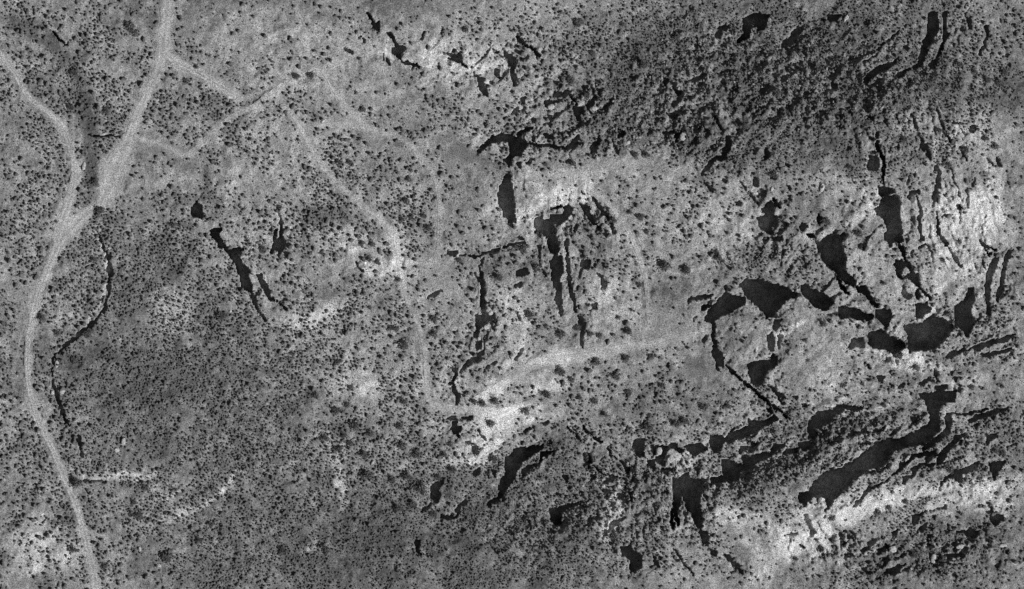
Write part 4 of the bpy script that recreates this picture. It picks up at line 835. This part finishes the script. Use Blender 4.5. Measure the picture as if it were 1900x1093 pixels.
landmarks += [(300,110,'the spur road fork'),(212,318,'the sandy crossing on the wide road'),(106,452,'the meeting of the western roads'),(592,122,'the pointed bend of the thin trail'),
 (744,470,'the bright sandy patch on the worn trail'),(137,890,'the gully end beside the lower road'),(428,893,'the pale diagonal streak in the shrub plain'),(320,580,'the pale bare patch in the shrub plain'),
 (800,930,'the dark juniper grove in the south'),(650,790,'the juniper thicket below the shrub plain'),(905,808,'the brightest pale shelf'),(1060,656,'the broad sandy wash'),(1840,400,'the bright eastern slickrock'),
 (1645,930,'the pale southeastern ridge crest'),(1490,1000,'the pale banded slope near the southern edge'),(1170,560,'the pale half-ring ridge'),(1303,684,'the dark oval soil patch'),(75,1010,'the pale southwestern corner')]
def short(lab):
    return lab if lab.startswith('the ') else 'the ' + lab
def nick(lab):                               # the first words of a ravine's label, up to its noun
    w = lab.split()
    for i, t in enumerate(w):
        if t in ('ravine', 'basin', 'cleft', 'crack', 'hollow', 'recess', 'pocket', 'canyon', 'notch', 'stretch', 'ravines', 'cutbank'):
            return ' '.join(w[:i + 1])
    return ' '.join(w[:6])
LM = []; seen = set()
for (u, v, lab) in landmarks:
    nm = lab if lab.startswith('the ') else 'the ' + nick(lab)
    if nm in seen or nm.split()[1] in ('upper', 'lower'): continue
    seen.add(nm); LM.append((u, v, nm))
def where(items):
    """unique wording for each (u, v): the landmark it is closest to, the compass side, and its rank there"""
    cells = {}
    for q, (u, v) in enumerate(items):
        b = min(range(len(LM)), key=lambda z: math.hypot(LM[z][0] - u, LM[z][1] - v))
        d = DIRS[int(round(math.atan2(v - LM[b][1], u - LM[b][0]) / (math.pi / 4))) % 8]
        cells.setdefault((b, d), []).append((math.hypot(LM[b][0] - u, LM[b][1] - v), q))
    out = [None] * len(items); RK = 'nearest second third fourth fifth sixth seventh eighth ninth tenth eleventh twelfth'.split()
    for (b, d), L in cells.items():
        L.sort()
        for r, (_, q) in enumerate(L): out[q] = (LM[b][2], d, RK[min(r, 11)] if len(L) > 1 else None, r == len(L) - 1)
    return out
def phrase(kind, w, size):
    nm, d, rk, last = w
    if rk is None: t = f'{size} {kind} {d} of {nm}'
    elif rk == 'nearest': t = f'{size} {kind} nearest {nm} on its {d} side'
    else: t = f'{size} {kind}, {rk} out {d} of {nm}'
    if len(t.split()) > 16: t = t.replace(size + ' ', '', 1)
    return t
big = [t for t in TREES if t[2] >= 7]; small = [t for t in TREES if t[2] < 7]
occupied = []
for kind, cat, nm, lst, grp in (('juniper', 'tree', 'juniper_tree', big, 'junipers scattered over the mesa'), ('bush', 'bush', 'bush', small, 'round bushes scattered over the mesa')):
    ws = where([(t[0], t[1]) for t in lst])
    for q, (t, w) in enumerate(zip(lst, ws)):
        u, v, r = t
        size = 'large dark' if r >= 10 else ('dark round' if r >= 6 else 'small dark')
        z = float(min(height(u, v), np.median([height(u + a, v + b) for a in (-5, 0, 5) for b in (-5, 0, 5)])))
        e = bpy.data.objects.new(nm, None); COL.objects.link(e); e.empty_display_size = .5
        rm = r * S * .86; x, y = W(u + 1.5, v + 1)
        e.location = (x, y, z - .05); e.rotation_euler = (0, 0, random.uniform(0, 6.28)); e.scale = (rm * random.uniform(.9, 1.1), rm * random.uniform(.9, 1.1), rm * random.uniform(.85, 1.1))
        tag(e, phrase(kind, w, size), cat, grp)
        link('trunk' if cat == 'tree' else 'stem', trunks[q % 3], None, e); link('crown' if cat == 'tree' else 'foliage', crowns[q % 6], None, e)
        occupied.append((u, v, r))

# shrub cover: how thick and how big, over the map
DENS = [(120,260,110,330,0,.4),(200,120,130,110,0,.55),(360,215,90,60,0,.9),(540,210,110,70,0,.35),(90,330,60,220,0,.6),(140,500,50,90,0,.6),(300,500,180,110,0,1.),(300,700,220,150,0,1.1),(450,800,220,120,0,.9),
 (230,800,130,90,0,.8),(560,620,180,90,0,.55),(720,330,110,80,0,.6),(600,340,130,80,0,.25),(850,225,90,40,0,.5),(640,880,200,110,0,.8),(500,1000,300,90,0,1.),(800,1010,250,80,0,1.2),(1020,970,170,110,0,1.3),
 (300,980,180,80,0,.5),(90,900,60,130,0,.6),(1400,130,330,110,0,1.25),(1600,60,200,90,0,.9),(1250,70,160,60,0,.7),(1500,260,170,70,0,.8),(1750,280,140,90,0,.35),(1800,150,90,60,0,.6),(1400,880,130,60,0,.7),
 (1560,830,150,60,0,.8),(1480,790,110,40,0,.7),(1720,900,160,80,0,.6),(1700,1030,170,50,0,.8),(1130,450,150,70,0,.35),(1270,360,130,60,0,.22),(1150,710,150,50,0,.3),(1350,730,150,50,0,.25),(930,600,110,120,0,.25),
 (1800,620,90,80,0,.6),(1600,640,120,60,0,.15),(1450,480,80,40,0,.6),(1080,260,120,50,0,.6),(1220,240,140,60,0,.6),(760,440,70,60,0,.5),(640,400,80,50,0,.6),(560,470,80,70,0,.15),(1150,860,130,60,0,.5),(940,60,140,40,0,.3),(1250,1000,80,60,0,.4),
 (700,640,110,110,0,.35),(1780,820,110,60,0,.8),(60,700,40,90,0,.4)]
FINE = [(1400,130,330,130,0,1.),(1600,80,220,120,0,.7),(1020,980,190,110,0,1.),(800,1020,260,70,0,.7),(1550,830,220,90,0,.7),(1700,1030,180,60,0,.8),(1750,900,150,60,0,.5),(1480,260,160,70,0,.7),(480,800,240,140,0,.25)]
dens = np.clip(0.10 + blobs(DENS, False), 0, 1.4) * np.clip(0.85 + 1.5 * fbm(UU, VV, 40, 3, 120) + 1.1 * fbm(UU, VV, 17, 2, 124), .06, 1.7) * (1 - roadness) * np.clip(1 - .8 * pale, .14, 1) * (1 - .9 * flats) * regdens
finef = np.clip(blobs(FINE, False) + .55 * REG['plain'] + .6 * REG['grove'] + .8 * REG['shaded_scree'], 0, 1)
roadclear = roaddist
cand_u = RNG.uniform(U0 + 6, U1 - 6, 150000); cand_v = RNG.uniform(V0 + 6, V1 - 6, 150000); cr = RNG.random(150000); sz = RNG.random(150000)
grid = {}; shr = []; GS = 13
for (u, v, r) in occupied: grid.setdefault((int(u // GS), int(v // GS)), []).append((u, v, r * .8))
for u, v, p, s in zip(cand_u, cand_v, cr, sz):
    if p > at(dens, u, v) ** 1.35 * 1.05: continue
    if at(roaddist, u, v) < 2.5 or at(SH, u, v): continue
    f = at(finef, u, v)
    r = (1.75 + 1.7 * s + 2.0 * s ** 7) * (1 - .27 * f)
    gx, gy = int(u // GS), int(v // GS); ok = True
    for a in (-1, 0, 1):
        for b in (-1, 0, 1):
            for (pu, pv, pr) in grid.get((gx + a, gy + b), ()):
                if (pu - u) ** 2 + (pv - v) ** 2 < ((r + pr) * .80) ** 2: ok = False; break
            if not ok: break
        if not ok: break
    if ok: grid.setdefault((gx, gy), []).append((u, v, r)); shr.append((u, v, r))
import sys; print('SHRUBS', len(shr), 'H', H.min(), H.max(), 'edge', H[0].min(), H[0].max(), file=sys.stderr)
def shrub_proto(seed):
    """a low irregular clump of two or three twiggy mounds"""
    r = np.random.default_rng(seed); V = []; Fc = []; n1 = 5
    for m in range(1 + seed % 3):
        t0 = r.random() * 6.28; ox, oy = (0, 0) if m == 0 else (.75 * math.cos(t0), .75 * math.sin(t0)); sc = 1.0 if m == 0 else .5 + .3 * r.random(); b = len(V)
        V.append((ox, oy, sc * (.95 + .3 * r.random())))
        for q in range(n1):
            t = (q + .7 * r.random()) * 2 * math.pi / n1; k = sc * (.45 + .4 * r.random()); V.append((ox + k * math.cos(t), oy + k * math.sin(t), sc * (.55 + .45 * r.random())))
        for q in range(n1):
            t = (q + .5 + .5 * r.random()) * 2 * math.pi / n1; k = sc * (.65 + .55 * r.random()); V.append((ox + k * math.cos(t), oy + k * math.sin(t), -.25))
        for q in range(n1):
            a = b + 1 + q; c = b + 1 + (q + 1) % n1; d = b + 1 + n1 + q; e = b + 1 + n1 + (q - 1) % n1
            Fc += [(b, a, c), (a, d, c), (a, e, d)]
    return np.array(V), np.array(Fc)
protos = [shrub_proto(500 + q) for q in range(12)]
# wisps of dry grass between the shrubs
gu = RNG.uniform(U0 + 6, U1 - 6, 60000); gv = RNG.uniform(V0 + 6, V1 - 6, 60000); gp = RNG.random(60000)
gi = np.clip(((gu - U0) / STEP + .5).astype(int), 0, NX - 1); gj = np.clip(((gv - V0) / STEP + .5).astype(int), 0, NY - 1)
gk = (gp < np.clip(.45 + 1.3 * fbm(gu, gv, 20, 3, 171), 0, 1) * (1 - .8 * flats[gj, gi]) * np.clip(1 - .45 * pale[gj, gi], .25, 1)) & (roaddist[gj, gi] > 1.5) & ~SH[gj, gi]
gu, gv = gu[gk], gv[gk]; gn = len(gu); gr = (.75 + .85 * RNG.random(gn)) * S; gz = height(gu, gv); ga = RNG.uniform(0, 6.28, (gn, 1)) + np.arange(5) * 2 * np.pi / 5
rad = gr[:, None] * RNG.uniform(.6, 1.25, (gn, 5)); gx = ((gu - 950) * S)[:, None] + rad * np.cos(ga); gy = ((546.5 - gv) * S)[:, None] + rad * np.sin(ga)
base_ = np.stack([gx, gy, np.repeat(gz[:, None] - .03, 5, 1)], -1); top_ = np.stack([(gu - 950) * S, (546.5 - gv) * S, gz + gr * RNG.uniform(.9, 1.5, gn)], -1)[:, None, :]
gV = np.concatenate([base_, top_], 1).reshape(-1, 3); o6 = (np.arange(gn) * 6)[:, None, None]
gF = (np.array([[q, (q + 1) % 5, 5] for q in range(5)])[None] + o6).reshape(-1, 3)
tag(link('grass', np_mesh('grass', gV, gF), ground_mat('dry_grass', .115, False, .3, .25)), 'sparse low tufts of dry grass between the shrubs', 'grass', kind='stuff')
order = sorted((i for i in range(len(shr)) if 30 < shr[i][0] < 1870 and 30 < shr[i][1] < 1062), key=lambda i: -shr[i][2])
single = set(order[:300]); pm = []
sw = where([(shr[i][0], shr[i][1]) for i in order[:300]])
for (v, f) in protos:
    me = np_mesh('desert_shrub', v, f); me.materials.append(M_shrub); pm.append(me)
for q, i in enumerate(order[:300]):
    u, v, r = shr[i]; x, y = W(u, v); o = link('desert_shrub', pm[q % 12])
    o.location = (x, y, float(height(u, v)) - .02); o.rotation_euler = (0, 0, random.uniform(0, 6.28)); rm = r * S; o.scale = (rm, rm * random.uniform(.85, 1.15), rm * random.uniform(1.1, 1.6))
    tag(o, phrase('desert shrub', sw[q], 'dark'), 'shrub', 'larger desert shrubs among the thousands')
rest = [i for i in range(len(shr)) if i not in single]
A = np.array([shr[i] for i in rest]); zz = height(A[:, 0], A[:, 1]); n = len(A)
ang = RNG.uniform(0, 6.28, n); pid = RNG.integers(0, 12, n); hs = RNG.uniform(1.0, 1.6, n); Vs = []; Fs = []; off = 0
for p in range(12):
    sel = np.where(pid == p)[0]; v, f = protos[p]; ca = np.cos(ang[sel])[:, None]; sa = np.sin(ang[sel])[:, None]; r = (A[sel, 2] * S)[:, None]
    px = ((A[sel, 0] - 950) * S)[:, None] + r * (v[:, 0] * ca - v[:, 1] * sa); py = ((546.5 - A[sel, 1]) * S)[:, None] + r * (v[:, 0] * sa + v[:, 1] * ca)
    pz = zz[sel][:, None] + r * v[:, 2] * hs[sel][:, None] - .02
    Vs.append(np.stack([px, py, pz], -1).reshape(-1, 3)); Fs.append((f[None] + (off + np.arange(len(sel)) * len(v))[:, None, None]).reshape(-1, 3)); off += len(sel) * len(v)
tag(link('shrubland', np_mesh('shrubland', np.concatenate(Vs), np.concatenate(Fs)), M_shrub), 'thousands of small dark desert shrubs dotting the ground', 'shrubs', kind='stuff')

# ------------------------------------------------------------ boulders and rubble
def rock_proto(seed):
    r = np.random.default_rng(seed); V = []; n = 7
    for (k, z) in ((1.0, -.3), (1.05, .25), (.72, .72)):
        for q in range(n):
            t = q * 2 * math.pi / n + .3 * r.random(); kk = k * (.8 + .35 * r.random()); V.append((kk * math.cos(t), kk * math.sin(t), z + .15 * r.random()))
    V.append((.1 * r.normal(), .1 * r.normal(), .85)); Fc = []
    for lv in (0, 1):
        for q in range(n):
            a = lv * n + q; b = lv * n + (q + 1) % n; Fc += [(a, b, b + n), (a, b + n, a + n)]
    for q in range(n): Fc.append((2 * n + q, 2 * n + (q + 1) % n, 3 * n))
    return np.array(V), np.array(Fc)
rprot = [rock_proto(900 + q) for q in range(8)]; rmesh = []
for (v, f) in rprot:
    me = np_mesh('boulder', v, f); me.materials.append(M_rock); rmesh.append(me)
BOULD = [(228,820,4.5,7.5,10),(216,835,5,5,0),(114,727,6,4.5,30),(96,729,3.5,4.5,0),(104,675,4,8,5),(427,577,2.5,3,0),(287,405,2.5,2.5,0),(321,413,2.5,2.5,0),(202,461,4,3,0),(155,307,3.5,9,8),(193,248,6,2.5,-10),
 (1609,1026,8,4.5,-10),(1571,33,4,8,30),(1524,348,4,10,15),(1223,837,6,8,10),(1246,212,7,3,5),(1269,254,9,9,0),(1023,198,7,6,0),(1166,264,4,4,0),(1079,191,4,4,0),(1103,201,6,5,0),(294,1049,5,3,20),(259,1019,3,5,0),
 (146,1010,3.5,4,0),(42,903,7,2.5,-10),(691,859,2.5,6,30),(1148,902,4,4,0),(910,581,5,4,-20),(901,607,4,5,20),(889,629,4,5,0),(1731,1038,6,12,10),(1656,1019,8,7,0),(1860,1012,8,4,0),(1781,1014,8,5,-10),
 (1432,350,3,6,20),(1440,395,5,4,0),(1404,645,3,7,10)]
ws = where([(b[0], b[1]) for b in BOULD])
for q, ((u, v, a, b, rt), w) in enumerate(zip(BOULD, ws)):
    x, y = W(u, v); o = link('boulder', rmesh[q % 8])
    o.location = (x, y, float(height(u, v)) - .05); o.rotation_euler = (0, 0, -math.radians(rt)); o.scale = (a * S, b * S, .55 * (a + b) * .5 * S + .3)
    big_ = 'large pale' if max(a, b) > 9 else ('pale' if max(a, b) > 4 else 'small pale')
    tag(o, phrase('boulder', w, big_), 'boulder', 'pale boulders')
ru = RNG.uniform(900, 1900, 26000); rv = RNG.uniform(0, 1093, 26000); pr = RNG.random(26000)
keep = np.array([at(rough, a, b) * .16 > p and not at(SH, a, b) and at(roaddist, a, b) > 3 for a, b, p in zip(ru, rv, pr)])
ru, rv = ru[keep], rv[keep]; n = len(ru); rr = (1.0 + 2.4 * RNG.random(n) ** 3) * S; zz = height(ru, rv); pid = RNG.integers(0, 8, n); ang = RNG.uniform(0, 6.28, n); Vs = []; Fs = []; off = 0
for p in range(8):
    sel = np.where(pid == p)[0]; v, f = rprot[p]; ca = np.cos(ang[sel])[:, None]; sa = np.sin(ang[sel])[:, None]; r = rr[sel][:, None]
    px = ((ru[sel] - 950) * S)[:, None] + r * (v[:, 0] * ca - .7 * v[:, 1] * sa); py = ((546.5 - rv[sel]) * S)[:, None] + r * (v[:, 0] * sa + .7 * v[:, 1] * ca); pz = zz[sel][:, None] + r * v[:, 2] * .9
    Vs.append(np.stack([px, py, pz], -1).reshape(-1, 3)); Fs.append((f[None] + (off + np.arange(len(sel)) * len(v))[:, None, None]).reshape(-1, 3)); off += len(sel) * len(v)
M_rub = ground_mat('rubble_rock', .30, False, .25, .12)
tag(link('rubble', np_mesh('rubble', np.concatenate(Vs), np.concatenate(Fs)), M_rub), 'loose broken rock scattered over the rough eastern ledges', 'rubble', kind='stuff')
print('rubble', n)
